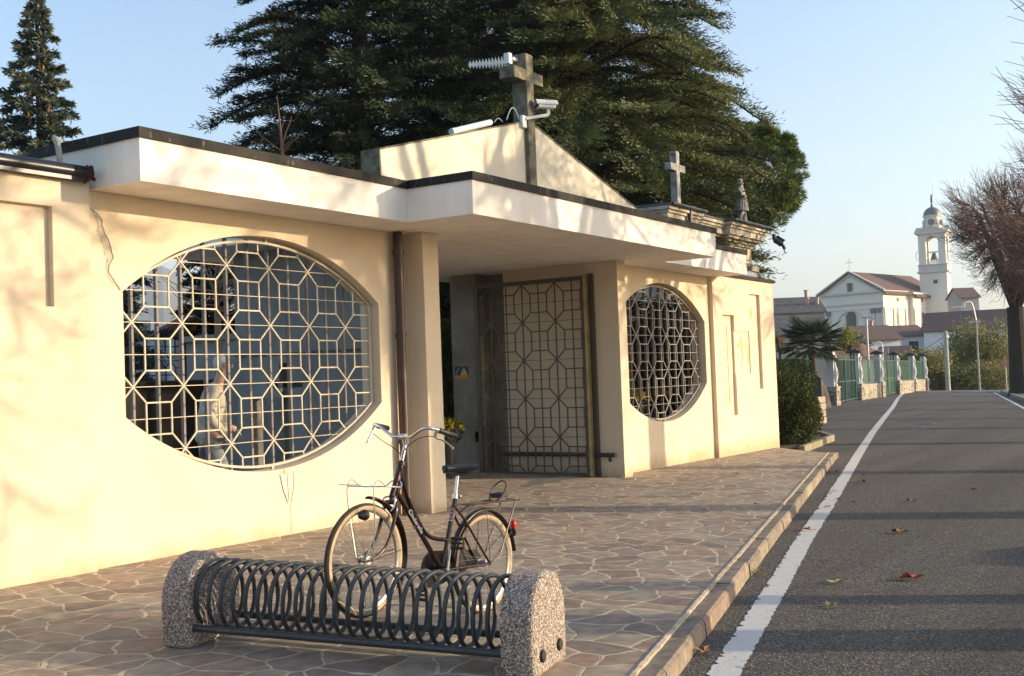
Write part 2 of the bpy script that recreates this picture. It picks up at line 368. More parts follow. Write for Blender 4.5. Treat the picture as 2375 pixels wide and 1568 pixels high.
def paint_mat():
    m_, n, b = new_mat('worn_road_paint'); L_ = n.links
    tc = n.nodes.new('ShaderNodeTexCoord')
    n1 = n.nodes.new('ShaderNodeTexNoise'); n1.inputs['Scale'].default_value = 14; n1.inputs['Detail'].default_value = 9; n1.inputs['Roughness'].default_value = 0.75; L_.new(tc.outputs['Object'], n1.inputs['Vector'])
    rp = n.nodes.new('ShaderNodeValToRGB'); L_.new(n1.outputs['Fac'], rp.inputs[0]); e = rp.color_ramp.elements
    e[0].position = 0.30; e[0].color = (0.12, 0.11, 0.10, 1); e[1].position = 0.40; e[1].color = (0.50, 0.50, 0.48, 1); k = e.new(0.7); k.color = (0.62, 0.61, 0.58, 1)
    L_.new(rp.outputs[0], b.inputs['Base Color']); b.inputs['Roughness'].default_value = 0.7
    bu = n.nodes.new('ShaderNodeBump'); bu.inputs['Strength'].default_value = 0.5; bu.inputs['Distance'].default_value = 0.004
    n2 = n.nodes.new('ShaderNodeTexNoise'); n2.inputs['Scale'].default_value = 110; L_.new(tc.outputs['Object'], n2.inputs['Vector'])
    L_.new(n2.outputs['Fac'], bu.inputs['Height']); L_.new(bu.outputs[0], b.inputs['Normal'])
    return m_
def pebble_mat():
    m_, n, b = new_mat('exposed_aggregate'); L_ = n.links
    tc = n.nodes.new('ShaderNodeTexCoord')
    v = n.nodes.new('ShaderNodeTexVoronoi'); v.inputs['Scale'].default_value = 135; L_.new(tc.outputs['Object'], v.inputs['Vector'])
    sp = n.nodes.new('ShaderNodeSeparateColor'); L_.new(v.outputs['Color'], sp.inputs[0])
    rp = n.nodes.new('ShaderNodeValToRGB'); L_.new(sp.outputs[0], rp.inputs[0]); rp.color_ramp.interpolation = 'CONSTANT'; e = rp.color_ramp.elements
    e[0].color = (0.10, 0.075, 0.065, 1); e[1].position = 0.22; e[1].color = (0.30, 0.23, 0.19, 1)
    for p, c in ((0.42, (0.46, 0.40, 0.34)), (0.62, (0.20, 0.17, 0.155)), (0.75, (0.60, 0.56, 0.50)), (0.88, (0.36, 0.26, 0.21))):
        k = e.new(p); k.color = (*c, 1)
    L_.new(rp.outputs[0], b.inputs['Base Color']); b.inputs['Roughness'].default_value = 0.7
    bu = n.nodes.new('ShaderNodeBump'); bu.inputs['Strength'].default_value = 1.0; bu.inputs['Distance'].default_value = 0.008; bu.invert = True
    L_.new(v.outputs['Distance'], bu.inputs['Height']); L_.new(bu.outputs[0], b.inputs['Normal'])
    return m_
def kerb_mat():
    m_, n, b = new_mat('kerb_stone'); L_ = n.links
    a = n.nodes.new('ShaderNodeAttribute'); a.attribute_name = 'tint'
    rp = n.nodes.new('ShaderNodeValToRGB'); L_.new(a.outputs['Fac'], rp.inputs[0]); rp.color_ramp.interpolation = 'CONSTANT'; e = rp.color_ramp.elements
    e[0].color = (0.21, 0.17, 0.125, 1); e[1].position = 0.3; e[1].color = (0.24, 0.175, 0.13, 1)
    for p, c in ((0.45, (0.25, 0.20, 0.15)), (0.7, (0.19, 0.155, 0.12)), (0.85, (0.29, 0.25, 0.18))): k = e.new(p); k.color = (*c, 1)
    tc = n.nodes.new('ShaderNodeTexCoord'); n2 = n.nodes.new('ShaderNodeTexNoise'); n2.inputs['Scale'].default_value = 12; n2.inputs['Detail'].default_value = 6; L_.new(tc.outputs['Object'], n2.inputs['Vector'])
    mr = n.nodes.new('ShaderNodeMapRange'); mr.inputs[1].default_value = 0.3; mr.inputs[2].default_value = 0.7; mr.inputs[3].default_value = 0.7; mr.inputs[4].default_value = 1.3; L_.new(n2.outputs['Fac'], mr.inputs[0])
    mu = n.nodes.new('ShaderNodeVectorMath'); mu.operation = 'SCALE'; L_.new(rp.outputs[0], mu.inputs[0]); L_.new(mr.outputs[0], mu.inputs['Scale'])
    L_.new(mu.outputs[0], b.inputs['Base Color']); b.inputs['Roughness'].default_value = 0.85
    bu = n.nodes.new('ShaderNodeBump'); bu.inputs['Strength'].default_value = 0.6; bu.inputs['Distance'].default_value = 0.01
    L_.new(n2.outputs['Fac'], bu.inputs['Height']); L_.new(bu.outputs[0], b.inputs['Normal'])
    return m_
def rubble_mat(name='rubble_stone', sc=5):
    m_, n, b = new_mat(name); L_ = n.links
    tc = n.nodes.new('ShaderNodeTexCoord'); mp_ = n.nodes.new('ShaderNodeMapping'); mp_.inputs['Scale'].default_value = (1, 1, 1.7); L_.new(tc.outputs['Object'], mp_.inputs[0])
    v = n.nodes.new('ShaderNodeTexVoronoi'); v.inputs['Scale'].default_value = sc; L_.new(mp_.outputs[0], v.inputs['Vector'])
    sp = n.nodes.new('ShaderNodeSeparateColor'); L_.new(v.outputs['Color'], sp.inputs[0])
    rp = n.nodes.new('ShaderNodeValToRGB'); L_.new(sp.outputs[0], rp.inputs[0]); e = rp.color_ramp.elements
    e[0].color = (0.10, 0.09, 0.08, 1); e[1].color = (0.50, 0.42, 0.32, 1)
    L_.new(rp.outputs[0], b.inputs['Base Color']); b.inputs['Roughness'].default_value = 0.9
    return m_
PAVE = paving_mat(); ASPH = asphalt_mat(); PAINT = paint_mat(); PEBBLE = pebble_mat(); KERB = kerb_mat(); RUBBLE = rubble_mat()
SOIL = mat('earth_and_litter', (0.085, 0.06, 0.04), 0.95, col2=(0.05, 0.045, 0.025), vscale=6, bump=0.8, bscale=25)
GRASSM = mat('rough_grass', (0.07, 0.085, 0.03), 0.95, col2=(0.10, 0.075, 0.04), vscale=0.6, bump=0.6, bscale=20)
GRAVEL = mat('grey_gravel', (0.20, 0.19, 0.175), 0.95, col2=(0.12, 0.115, 0.11), vscale=9, bump=0.8, bscale=60)
HILLM = mat('wooded_hillside', (0.05, 0.06, 0.04), 0.95, col2=(0.09, 0.085, 0.05), vscale=0.01)
XZ = lambda u, v, w: (u, w, v)
YZ = lambda u, v, w: (w, u, v)
XY = lambda u, v, w: (u, v, w)
# ================================================================== the setting
kerbY = lambda x: 2.665 + 0.240*(x-5.57)          # outer top edge of the kerb
def strip_grid(name, rows, m_, kind='structure'):
    b = MB(); n = len(rows[0])
    b.add([p for r_ in rows for p in r_], [(i*n+j, i*n+j+1, (i+1)*n+j+1, (i+1)*n+j) for i in range(len(rows)-1) for j in range(n-1)])
    return tag(b.build(name, m_), kind=kind)
# terrain, one sheet to the horizon
def tz(x, y):
    yy = min(max(y, -25), 8.6); z = G(min(x, 80), yy)-0.11-0.03
    if y > 9.0: z = 0.02 if x < 22.9 else G(min(x, 80), min(y, 32))-0.17
    d = max(0.0, x-80.5+0.15*(19-y)*0)
    return z - 9*(1-math.exp(-d/22.0))
xs = [-400, -60, -20, -6, 0, 6, 12, 18, 22, 30, 40, 55, 70, 80, 81, 83, 86, 90, 96, 104, 115, 130, 160, 220, 400, 900, 2000, 3100]
ys = [-2500, -800, -200, -60, -25, -12, -5, 0, 4, 8, 8.6, 9.0, 14, 22, 40, 70, 120, 250, 700, 2000, 3100]
rows = [[(x, y, tz(x, y)) for y in ys] for x in xs]
strip_grid('ground', rows, GRASSM)
# road
rd = [(-14, kerbY(-14)-0.02), (22.25, kerbY(22.25)-0.02), (22.4, 9.6), (40, 16), (62, 24.5), (80.6, 30.0), (80.6, 13.4), (-14, -7.0)]
o = MB().add([(x, y, G(x, y)-0.11) for x, y in rd[::-1]], [tuple(range(len(rd)))]).build('road', ASPH); tag(o, kind='structure')
# pavement in crazy paving
pv = [(-14, kerbY(-14)+0.14), (21.6, kerbY(21.6)+0.14), (22.9, 8.2), (22.9, 8.56), (15.9, 8.56), (15.9, 11.6), (10.65, 11.6), (10.65, 8.56), (-14, 8.56)]
o = MB().add([(x, y, G(x, y)) for x, y in pv], [tuple(range(len(pv)))]).build('pavement', PAVE); tag(o, kind='structure')
# kerb of separate blocks in one strip, mortar joint behind
b = MB(); tint = []
x = -14.0
while x < 21.7:
    L_ = random.choice((0.35, 0.5, 0.6, 0.75, 0.9)); x1 = min(x+L_, 21.75); g = 0.006; jz = random.uniform(-0.006, 0.004); jy = random.uniform(-0.006, 0.006)
    n0 = len(b.v)
    q = []
    for xx in (x+g, x1-g):
        for dy, dz in ((0.128, -0.3), (0.128, -0.004+jz), (0.02+jy, 0.002+jz), (jy-0.004, -0.016+jz), (jy-0.03, -0.3)):
            q.append((xx, kerbY(xx)+dy, G(xx, kerbY(xx))+dz))
    b.add(q, [(0,1,2,3,4), (9,8,7,6,5)]+[(i, i+5, (i+1) % 5+5, (i+1) % 5) for i in range(5)])
    tint += [random.random()]*(len(b.v)-n0); x = x1
o = b.build('kerb', KERB, fix=False); tag(o, kind='structure')
a = o.data.attributes.new('tint', 'FLOAT', 'POINT'); a.data.foreach_set('value', tint)
bm = bmesh.new(); bm.from_mesh(o.data); bmesh.ops.recalc_face_normals(bm, faces=bm.faces); bm.to_mesh(o.data); bm.free()
b = MB(); q = []
x = -14.0; i = 0
while x < 21.8:
    q.append([(x, kerbY(x)+0.122+random.uniform(-.004, .006), G(x, kerbY(x))-0.05), (x, kerbY(x)+0.125+random.uniform(-.006, .006), G(x, kerbY(x))+0.006), (x, kerbY(x)+0.147+random.uniform(-.004, .004), G(x, kerbY(x))+0.012), (x, kerbY(x)+0.168+random.uniform(-.008, .008), G(x, kerbY(x))+0.005), (x, kerbY(x)+0.17, G(x, kerbY(x))-0.05)])
    x += 0.06
strip_grid('kerb_joint', q, mat('mortar', (0.40, 0.34, 0.26), 0.95, var=0.25, vscale=12, bump=0.6, bscale=50))
o = MB().box(21.75, 21.9, kerbY(21.8)-.02, 8.02, -0.35, G(21.8, 7)-0.012).build('pavement_edge', KERB); tag(o, kind='structure')
# painted line with ragged edges
LL = [(-14, -2.33), (-4, .16), (6.05, 2.615), (7.2, 2.884), (8.74, 3.243), (11.43, 3.889), (15.07, 4.711), (23.4, 6.654), (30.4, 8.27), (40.6, 10.55), (51.2, 12.9), (64.7, 16.0), (80.4, 19.45)]
q = []; x = -14.0
while x < 80.3:
    y = float(np.interp(x, [p[0] for p in LL], [p[1] for p in LL])); k = 1 if x < 20 else 0.4
    y0 = y + random.uniform(-0.012, 0.004)*k - (random.random() < 0.12)*0.03*k; y1 = y - 0.185 + random.uniform(-0.008, 0.008)*k
    q.append([(x, y1, G(x, y1)-0.106), (x, y0, G(x, y0)-0.106)]); x += 0.035 if x < 12 else (0.1 if x < 30 else 1.0)
strip_grid('road_marking', q, PAINT)
q = []
for x in np.arange(20, 80.5, 1.0):
    y = -2.9+0.2065*x; q.append([(x, y-0.13, G(x, y)-0.105), (x, y+0.02, G(x, y)-0.105)])
strip_grid('road_marking', q, PAINT)
# right-hand verge with kerb
q = []
for x in np.arange(-14, 81, 2.0):
    y = -4.15+0.2165*x; z = G(x, y)-0.11
    q.append([(x, y-9, z+0.1), (x, y-0.16, z+0.12), (x, y-0.15, z+0.16), (x, y-0.01, z+0.15), (x, y, z-0.05)])
strip_grid('verge', [r_[:2] for r_ in q], mat('leaf_strewn_grass', (0.10, 0.11, 0.03), 0.95, col2=(0.16, 0.10, 0.045), vscale=3, bump=0.8, bscale=20))
strip_grid('kerb', [r_[1:] for r_ in q], mat('grey_kerb', (0.24, 0.22, 0.19), 0.9, var=0.2, vscale=3))
# white lip and rail at the crest
o = MB().bar((80.7, 11.5, G(80.6, 14)-0.06), (80.7, 22, G(80.6, 20)-0.06), 0.25, 0.10).build('kerb', mat('pale_kerb', (0.62, 0.61, 0.58), 0.8)); tag(o, kind='structure')
# cemetery floor
o = MB().add([(-14, 8.5, .045), (22.9, 8.5, .045), (22.9, 60, .045), (-14, 60, .045)], [(0, 1, 2, 3)]).build('cemetery_path', GRAVEL); tag(o, kind='structure')
# planting bed beyond the wall
bq = gnd(1930, 1022); bed = [(22.95, 7.6), (bq.x, bq.y), (bq.x+3.0, bq.y+1.5), (bq.x+3.0, 15), (22.95, 15)]
o = MB().add([(x, y, G(x, y)-0.02) for x, y in bed], [tuple(range(5))]).build('soil', SOIL); tag(o, kind='structure')
b = MB()
for (p, q_) in ((bed[0], bed[1]), (bed[1], bed[2])):
    b.bar((p[0], p[1], G(*p)-0.08), (q_[0], q_[1], G(*q_)-0.08), 0.12, 0.22)
tag(b.build('bed_kerb', mat('mossy_kerb', (0.27, 0.24, 0.15), 0.9, var=0.3, vscale=5), bevel=0.01), kind='structure')
# distant mountain ridge
b = MB(); q = []
for i, azd in enumerate(np.arange(36, 66, 1.0)):
    a_ = R(azd); e = 0.101 - 0.0025*(49-azd)*(azd < 49) - 0.0015*(azd-53)*(azd > 53) + 0.003*math.sin(azd*1.3) + 0.0015*math.sin(azd*3.1)
    u = Vector((math.cos(a_), math.sin(a_), 0))
    q.append([tuple(u*d_ + Vector((0, 0, z_))) for d_, z_ in ((1900, -10), (2200, 2200*e*.45+5*math.sin(i)), (2500, 2500*e*.78+8*math.sin(i*2.1)), (2850, 2850*e), (3050, -10))])
strip_grid('hill', q, HILLM)

# ================================================================== gatehouse
gh = thing('cemetery_gatehouse', (13.1, 8.1, 0), 'cream rendered cemetery gatehouse with two oval grilled windows, flat stepped canopy and low gable', 'building')
def oval(cx, zc, hw, fh, hh, n=26):
    s = hh-fh; Rr = (hw*hw+s*s)/(2*s); a0 = math.asin(hw/Rr); pts = []
    for i in range(n+1):
        a_ = -a0+2*a0*i/n; pts.append((cx+Rr*math.sin(a_), zc+hh-Rr+Rr*math.cos(a_)))
    for i in range(n+1):
        a_ = a0-2*a0*i/n; pts.append((cx+Rr*math.sin(a_), zc-hh+Rr-Rr*math.cos(a_)))
    return pts
def oval_in(cx, zc, hw, fh, hh):
    s = hh-fh; Rr = (hw*hw+s*s)/(2*s)
    return lambda x, z: abs(x-cx) < hw and (x-cx)**2+(z-zc-hh+Rr)**2 < Rr*Rr and (x-cx)**2+(z-zc+hh-Rr)**2 < Rr*Rr
OV = dict(zc=1.905, hw=1.757, fh=0.552, hh=1.165)
def rect(x0, x1, z0, z1): return [(x0, z0), (x1, z0), (x1, z1), (x0, z1)]
# window walls
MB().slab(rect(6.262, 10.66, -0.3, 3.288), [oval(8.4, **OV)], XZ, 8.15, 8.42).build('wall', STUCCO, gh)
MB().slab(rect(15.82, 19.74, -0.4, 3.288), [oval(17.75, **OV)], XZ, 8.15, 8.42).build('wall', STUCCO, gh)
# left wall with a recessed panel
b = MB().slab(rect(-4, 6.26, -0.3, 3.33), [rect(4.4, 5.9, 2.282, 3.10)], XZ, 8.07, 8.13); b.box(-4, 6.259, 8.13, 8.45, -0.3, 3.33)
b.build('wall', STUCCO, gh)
MB().tube([(-4, 8.03, 3.40), (6.24, 8.03, 3.40)], 0.062, 12).box(-4, 6.22, 8.02, 8.5, 3.40, 3.455).box(-4, 6.2, 7.99, 8.06, 3.325, 3.375).build('gutter', mat('dark_gutter', (0.03, 0.03, 0.036), 0.3, metal=0.5), gh, smooth=True)
b = MB()
for i in range(26):
    b.ball((6.20+random.uniform(-.06, .05), 8.02+random.uniform(-.05, .03), 3.40+random.uniform(-.06, .06)), random.uniform(.012, .028), 6, 4)
b.build('rust_crust', mat('dark_red_rust', (0.06, 0.016, 0.014), 0.95), gh)
# corrugated cable over the coping
pts = [(6.0, 8.1, 3.42), (6.02, 8.12, 3.52), (6.1, 8.25, 3.66), (6.22, 8.45, 3.76), (6.5, 8.7, 3.77), (7.0, 8.8, 3.75)]
P_ = []
for i in range(len(pts)-1):
    for k in range(8): P_.append(Vector(pts[i]).lerp(Vector(pts[i+1]), k/8))
MB().tube(P_, [0.022+0.005*(i % 2) for i in range(len(P_))], 8).build('conduit', mat('grey_green_conduit', (0.30, 0.30, 0.24), 0.6), gh)
# crack with exposed render on the left pier
def crack(b, pts, y, w):
    w = list(w)+[w[-1]]*5
    up = [(x-w[i], z) for i, (x, z) in enumerate(pts)]; dn = [(x+w[i], z) for i, (x, z) in enumerate(pts)]
    n = len(pts)
    b.add([(x, y, z) for x, z in up]+[(x, y, z) for x, z in dn], [(i, i+1, n+i+1, n+i) for i in range(n-1)])
b = MB(); cz = [(6.33, 3.13, .008), (6.37, 3.10, .025), (6.41, 3.05, .035), (6.42, 2.99, .028), (6.43, 2.93, .045), (6.46, 2.88, .05), (6.485, 2.83, .042), (6.49, 2.78, .05), (6.51, 2.73, .045), (6.50, 2.70, .03), (6.485, 2.66, .02), (6.49, 2.60, .010), (6.51, 2.56, .028), (6.54, 2.52, .03), (6.58, 2.49, .012), (6.63, 2.44, .004)]
cz2 = []
for i in range(len(cz)-1):
    for k in range(4):
        t = k/4; cz2.append([cz[i][j]*(1-t)+cz[i+1][j]*t for j in range(3)])
crack(b, [(c[0]+random.uniform(-.008, .008), c[1]) for c in cz2], 8.1465, [c[2]*random.uniform(.5, 1.0) for c in cz2])
b.build('plaster_patch', mat('bare_plaster', (0.50, 0.44, 0.34), 0.95, var=0.25, vscale=18, bump=0.9, bscale=60), gh, fix=False)
DARKC = mat('crack_shadow', (0.16, 0.09, 0.06), 0.95)
b = MB(); crack(b, [(c[0]+c[2]*1.0+random.uniform(-.004, .004)-.004, c[1]) for c in cz2], 8.1450, [0.0045]*len(cz2))  # dark line down one side paints the patch's edge shadow
b.build('crack', DARKC, gh, fix=False); b = MB(); crack(b, [(8.62+0.012*math.sin(z*9)+0.02*math.sin(z*3.3), z) for z in np.arange(.10, .40, .02)], 8.1475, [0.002]*15)
b.build('crack', DARKC, gh, fix=False); b = MB(); crack(b, [(17.86+0.01*math.sin(z*9)+0.03*math.sin(z*3.3), z) for z in np.arange(.25, .68, .02)], 8.1475, [0.002]*22)
b.build('crack', DARKC, gh, fix=False)
b = MB(); b.add([(8.50, 8.146, .69), (8.70, 8.146, .70), (8.69, 8.146, .55), (8.645, 8.146, .40), (8.60, 8.146, .40), (8.545, 8.146, .52)], [(0, 1, 2, 3, 4, 5)])
b.build('plaster_patch', mat('pinkish_filler', (0.70, 0.56, 0.46), 0.95, var=0.08, vscale=9), gh, fix=False)
b = MB()
for p, q_ in (((8.50, .69), (8.545, .52)), ((8.545, .52), (8.60, .40)), ((8.70, .70), (8.69, .55)), ((8.69, .55), (8.645, .40)), ((8.47, .70), (8.73, .705)), ((8.6, .69), (8.615, .42)), ((8.56, .74), (8.56, .70))):
    b.bar((p[0], 8.1445, p[1]), (q_[0], 8.1445, q_[1]), 0.002, 0.006, up=(0, 1, 0))
b.build('crack', DARKC, gh)
# right end wall with stepped recesses
L2 = [(20.17, .705), (20.75, .705), (20.75, 1.485), (21.53, 1.485), (21.53, 2.305), (20.75, 2.305), (20.75, 2.60), (20.17, 2.60)]
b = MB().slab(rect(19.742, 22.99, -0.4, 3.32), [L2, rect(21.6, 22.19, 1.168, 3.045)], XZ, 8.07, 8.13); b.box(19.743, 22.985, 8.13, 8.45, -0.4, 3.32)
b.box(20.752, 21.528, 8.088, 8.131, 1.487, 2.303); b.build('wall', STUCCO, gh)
MB().box(19.7, 23.04, 8.02, 8.5, 3.32, 3.37).box(19.7, 23.02, 8.05, 8.48, 3.37, 3.39).build('coping', COPING, gh)
b = MB(); b.tube([(20.0, 8.26, 3.44), (22.2, 8.26, 3.44), (22.45, 8.26, 3.42), (22.6, 8.26, 3.40)], [.1, .1, .07, .01], 14)
b.build('ridge_roll', LEAD, gh, smooth=True)
PNT = mat('faded_ochre_paint', (0.72, 0.47, 0.20), 0.9, var=0.12, vscale=8)
b = MB(); yb = 8.127
b.bar((20.25, yb, 2.42), (20.255, yb, .92), .008, .012, up=(0, 1, 0)); b.bar((20.50, yb, 2.40), (20.505, yb, .90), .008, .012, up=(0, 1, 0))
for i in range(9): b.bar((20.25, yb, 2.27-i*.165), (20.505, yb, 2.27-i*.165), .008, .028, up=(0, 0, 1))
b.build('ladder_relief', PNT, gh)
yb = 8.087
b = MB(); b.slab([(21.09, 1.60), (21.13, 1.82), (21.12, 1.99), (20.92, 1.99), (20.92, 2.05), (21.1, 2.05), (21.08, 2.2), (21.17, 2.17), (21.18, 2.05), (21.32, 2.05), (21.31, 1.99), (21.18, 1.99), (21.17, 1.80)], [], XZ, yb-.006, yb+.002)
b.build('cross_relief', PNT, gh)
b = MB(); b.slab([(21.44, 1.62), (21.40, 1.85), (21.43, 1.96), (21.46, 2.06), (21.49, 1.96), (21.51, 1.85), (21.48, 1.66)], [], XZ, 8.084, 8.0895)
b.build('figure_relief', PNT, gh); b = MB(); b.slab([(21.75, 2.55), (21.9, 2.62), (21.86, 2.72), (21.95, 2.8), (21.8, 2.75)], [], XZ, 8.124, 8.131); b.build('figure_relief', PNT, gh)
# entrance piers and passage walls
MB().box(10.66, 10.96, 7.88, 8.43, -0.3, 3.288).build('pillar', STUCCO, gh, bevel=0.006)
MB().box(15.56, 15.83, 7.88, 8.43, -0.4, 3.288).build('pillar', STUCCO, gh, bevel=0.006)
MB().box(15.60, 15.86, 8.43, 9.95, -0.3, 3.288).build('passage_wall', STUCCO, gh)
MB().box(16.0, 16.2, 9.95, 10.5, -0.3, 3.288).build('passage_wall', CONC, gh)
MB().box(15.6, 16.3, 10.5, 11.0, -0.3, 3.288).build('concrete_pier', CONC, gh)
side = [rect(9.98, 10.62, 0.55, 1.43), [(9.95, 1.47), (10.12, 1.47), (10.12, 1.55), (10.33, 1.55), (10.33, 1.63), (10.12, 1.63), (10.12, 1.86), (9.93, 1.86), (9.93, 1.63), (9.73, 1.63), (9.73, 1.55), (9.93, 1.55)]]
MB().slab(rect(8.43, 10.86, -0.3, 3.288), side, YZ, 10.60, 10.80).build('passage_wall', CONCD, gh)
b = MB(); b.box(10.57, 10.6, 8.44, 10.85, 1.965, 1.985)
b.build('board_joint', mat('dark_concrete_joint', (0.09, 0.09, 0.09), 0.95), gh)
MB().box(10.84, 10.9, 9.80, 10.29, 0.1, 2.2).build('dark_filler_panel', mat('dark_panel', (0.05, 0.05, 0.05), 0.5), gh)  # added dark sheet so the right part of the openings reads dark
# canopy
OUT = [(6.32, 7.5), (9.9, 7.5), (9.9, 6.65), (16.48, 6.65), (16.48, 7.5), (20.02, 7.5), (20.02, 8.9), (16.6, 8.9), (16.6, 11.7), (9.9, 11.7), (9.9, 8.9), (6.32, 8.9)]
def off(poly, d):
    n = len(poly); o_ = []
    for i in range(n):
        p0, p, p1 = poly[i-1], poly[i], poly[(i+1) % n]
        e0 = Vector((p[0]-p0[0], p[1]-p0[1])).normalized(); e1 = Vector((p1[0]-p[0], p1[1]-p[1])).normalized()
        n0 = Vector((e0.y, -e0.x)); n1 = Vector((e1.y, -e1.x)); o_.append((p[0]+(n0.x+n1.x)*d, p[1]+(n0.y+n1.y)*d))
    return o_
MB().slab(OUT, [], XY, 3.29, 3.655).build('canopy', FASCIA, gh)
MB().slab(off(OUT, 0.022), [off(OUT, -0.06)], XY, 3.648, 3.735).build('coping', COPING, gh)
MB().slab(off(OUT, -0.065), [], XY, 3.66, 3.69).build('roof_felt', mat('roof_felt', (0.06, 0.06, 0.06), 0.9), gh)
# gable with cross
MB().slab([(9.9, 3.6), (16.3, 3.6), (16.3, 4.12), (13.1, 4.985), (9.9, 4.125)], [], XZ, 7.85, 8.10).build('gable', GABLE, gh)
MB().add([(9.88, 7.84, 4.12), (13.1, 7.84, 4.98), (16.32, 7.84, 4.115), (16.32, 8.11, 4.115), (13.1, 8.11, 4.98), (9.88, 8.11, 4.12),
          (9.88, 7.84, 4.14), (13.1, 7.84, 5.0), (16.32, 7.84, 4.135), (16.32, 8.11, 4.135), (13.1, 8.11, 5.0), (9.88, 8.11, 4.14)],
         [(0,1,7,6), (1,2,8,7), (3,4,10,9), (4,5,11,10), (6,7,10,11), (7,8,9,10), (0,6,11,5), (2,3,9,8)]).box(9.875, 9.9, 7.845, 8.105, 3.7, 4.12).build('gable_coping', MOSSC, gh)
b = MB().box(12.975, 13.16, 7.79, 8.02, 3.66, 5.87); b.box(12.67, 12.975, 7.79, 8.02, 5.49, 5.65); b.box(13.16, 13.41, 7.79, 8.02, 5.49, 5.65)
b.build('stone_cross', MOSSC, gh, bevel=0.012)
pp = MB().tube([(10.43, 8.06, 0), (10.43, 8.06, 3.28)], 0.056, 16).build('downpipe', PIPE, gh, smooth=True)
for z_ in (0.9, 2.1, 3.05): MB().tube([(10.43, 8.06, z_-.025), (10.43, 8.06, z_+.025)], .066, 14).build('pipe_collar', PIPE, pp)

# ---- grilles
def clip_seg(p, q_, inside, N=60):
    out = []; cur = None
    for i in range(N+1):
        t = i/N; x = p[0]+(q_[0]-p[0])*t; z = p[1]+(q_[1]-p[1])*t
        if inside(x, z):
            if cur is None: cur = (x, z)
            last = (x, z)
        elif cur is not None: out.append((cur, last)); cur = None
    if cur is not None: out.append((cur, last))
    return [s_ for s_ in out if math.dist(*s_) > 0.004]
def pattern(x0, z0, P_, xr, zr, verticals=False):
    thick = []; thin = []; q_ = P_/4
    i0 = int((xr[0]-x0)/P_)-2; i1 = int((xr[1]-x0)/P_)+2; j0 = int((zr[0]-z0)/P_)-2; j1 = int((zr[1]-z0)/P_)+2
    for i in range(i0, i1+1):
        for j in range(j0, j1+1):
            x = x0+i*P_; z = z0+j*P_
            for sx in (-1, 1):
                for sz in (-1, 1): thick.append(((x, z), (x+sx*q_, z+sz*q_)))
            for sz in (-1, 1): thick.append(((x+q_, z+sz*q_), (x+3*q_, z+sz*q_)))
            for k in (1, 3): thick.append(((x+k*q_, z+q_), (x+k*q_, z+3*q_)))
    for j in range(j0, j1+1):
        for h_ in (0, .5): thin.append(((xr[0]-.1, z0+(j+h_)*P_), (xr[1]+.1, z0+(j+h_)*P_)))
    if verticals:
        for i in range(i0, i1+1):
            for h_ in (0, .5): thick.append(((x0+(i+h_)*P_, zr[0]), (x0+(i+h_)*P_, zr[1])))
    return thick, thin
def window_grille(cx, nx, yg, barx, mt, bars_z=(0.72, 3.1)):
    RG = dict(zc=1.9025, hw=1.71, fh=0.54, hh=1.118); ins = oval_in(cx, **RG)
    b = MB(); tk, tn = pattern(nx, 1.612, 0.577, (cx-1.71, cx+1.71), (.78, 3.03))
    for s_ in tk:
        dx_, dz_ = s_[1][0]-s_[0][0], s_[1][1]-s_[0][1]; k_ = 0 if dx_*dz_ > 1e-6 else (1 if dx_*dz_ < -1e-6 else (2 if abs(dz_) < 1e-6 else 3)); y_ = yg+k_*.0013
        for (p, q2) in clip_seg(s_[0], s_[1], ins): b.bar((p[0], y_, p[1]), (q2[0], y_, q2[1]), 0.0145, 0.013, up=(0, 1, 0))
    for s_ in tn:
        for (p, q2) in clip_seg(s_[0], s_[1], ins, 300): b.bar((p[0], yg+.006, p[1]), (q2[0], yg+.006, q2[1]), 0.007, 0.010, up=(0, 1, 0))
    b.slab(oval(cx, 1.9025, 1.722, .542, 1.130, n=40), [oval(cx, 1.9025, 1.698, .538, 1.106, n=40)], XZ, yg-.022, yg+.024)
    for (x, z, dx, dz) in ((cx+.12, 3.02, 0, .06), (cx+.12, .785, 0, -.055), (cx+1.70, 2.44, .07, .02), (cx+1.70, 1.36, .07, -.02), (cx-1.70, 2.44, -.07, .02), (cx-1.70, 1.36, -.07, -.02)):
        b.bar((x, yg, z), (x+dx, yg, z+dz), .03, .03)
    b.build('window_grille', mt, gh)
    ob = oval_in(cx, 1.905, 1.8, .6, 1.23)
    for x in barx:
        for (p, q2) in clip_seg((x, .4), (x, 3.4), ob, 200):
            MB().box(x-.012, x+.012, 8.44, 8.478, p[1]-.05, q2[1]+.05).build('security_bar', GREYBAR, gh)
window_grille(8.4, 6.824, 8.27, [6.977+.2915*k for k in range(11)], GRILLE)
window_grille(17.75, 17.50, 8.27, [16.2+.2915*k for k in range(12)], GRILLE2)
# ---- gate leaf folded back against the passage wall
gt = MB(); X0 = 15.47
tk, tn = pattern(8.93, 1.83, 0.60, (8.44, 10.36), (.06, 3.02), verticals=True)
ing = lambda y, z: 8.42 < y < 10.38 and .05 < z < 3.04
for s_ in tk:
    dx_, dz_ = s_[1][0]-s_[0][0], s_[1][1]-s_[0][1]; k_ = 0 if dx_*dz_ > 1e-6 else (1 if dx_*dz_ < -1e-6 else (2 if abs(dz_) < 1e-6 else 3)); x_ = X0+k_*.0013+(.002 if abs(dz_) > 2 else 0)
    for (p, q2) in clip_seg(s_[0], s_[1], ing): gt.bar((x_, p[0], p[1]), (x_, q2[0], q2[1]), .019, .012, up=(1, 0, 0))
for s_ in tn:
    for (p, q2) in clip_seg(s_[0], s_[1], ing, 200): gt.bar((X0+.008, p[0], p[1]), (X0+.008, q2[0], q2[1]), .008, .010, up=(1, 0, 0))
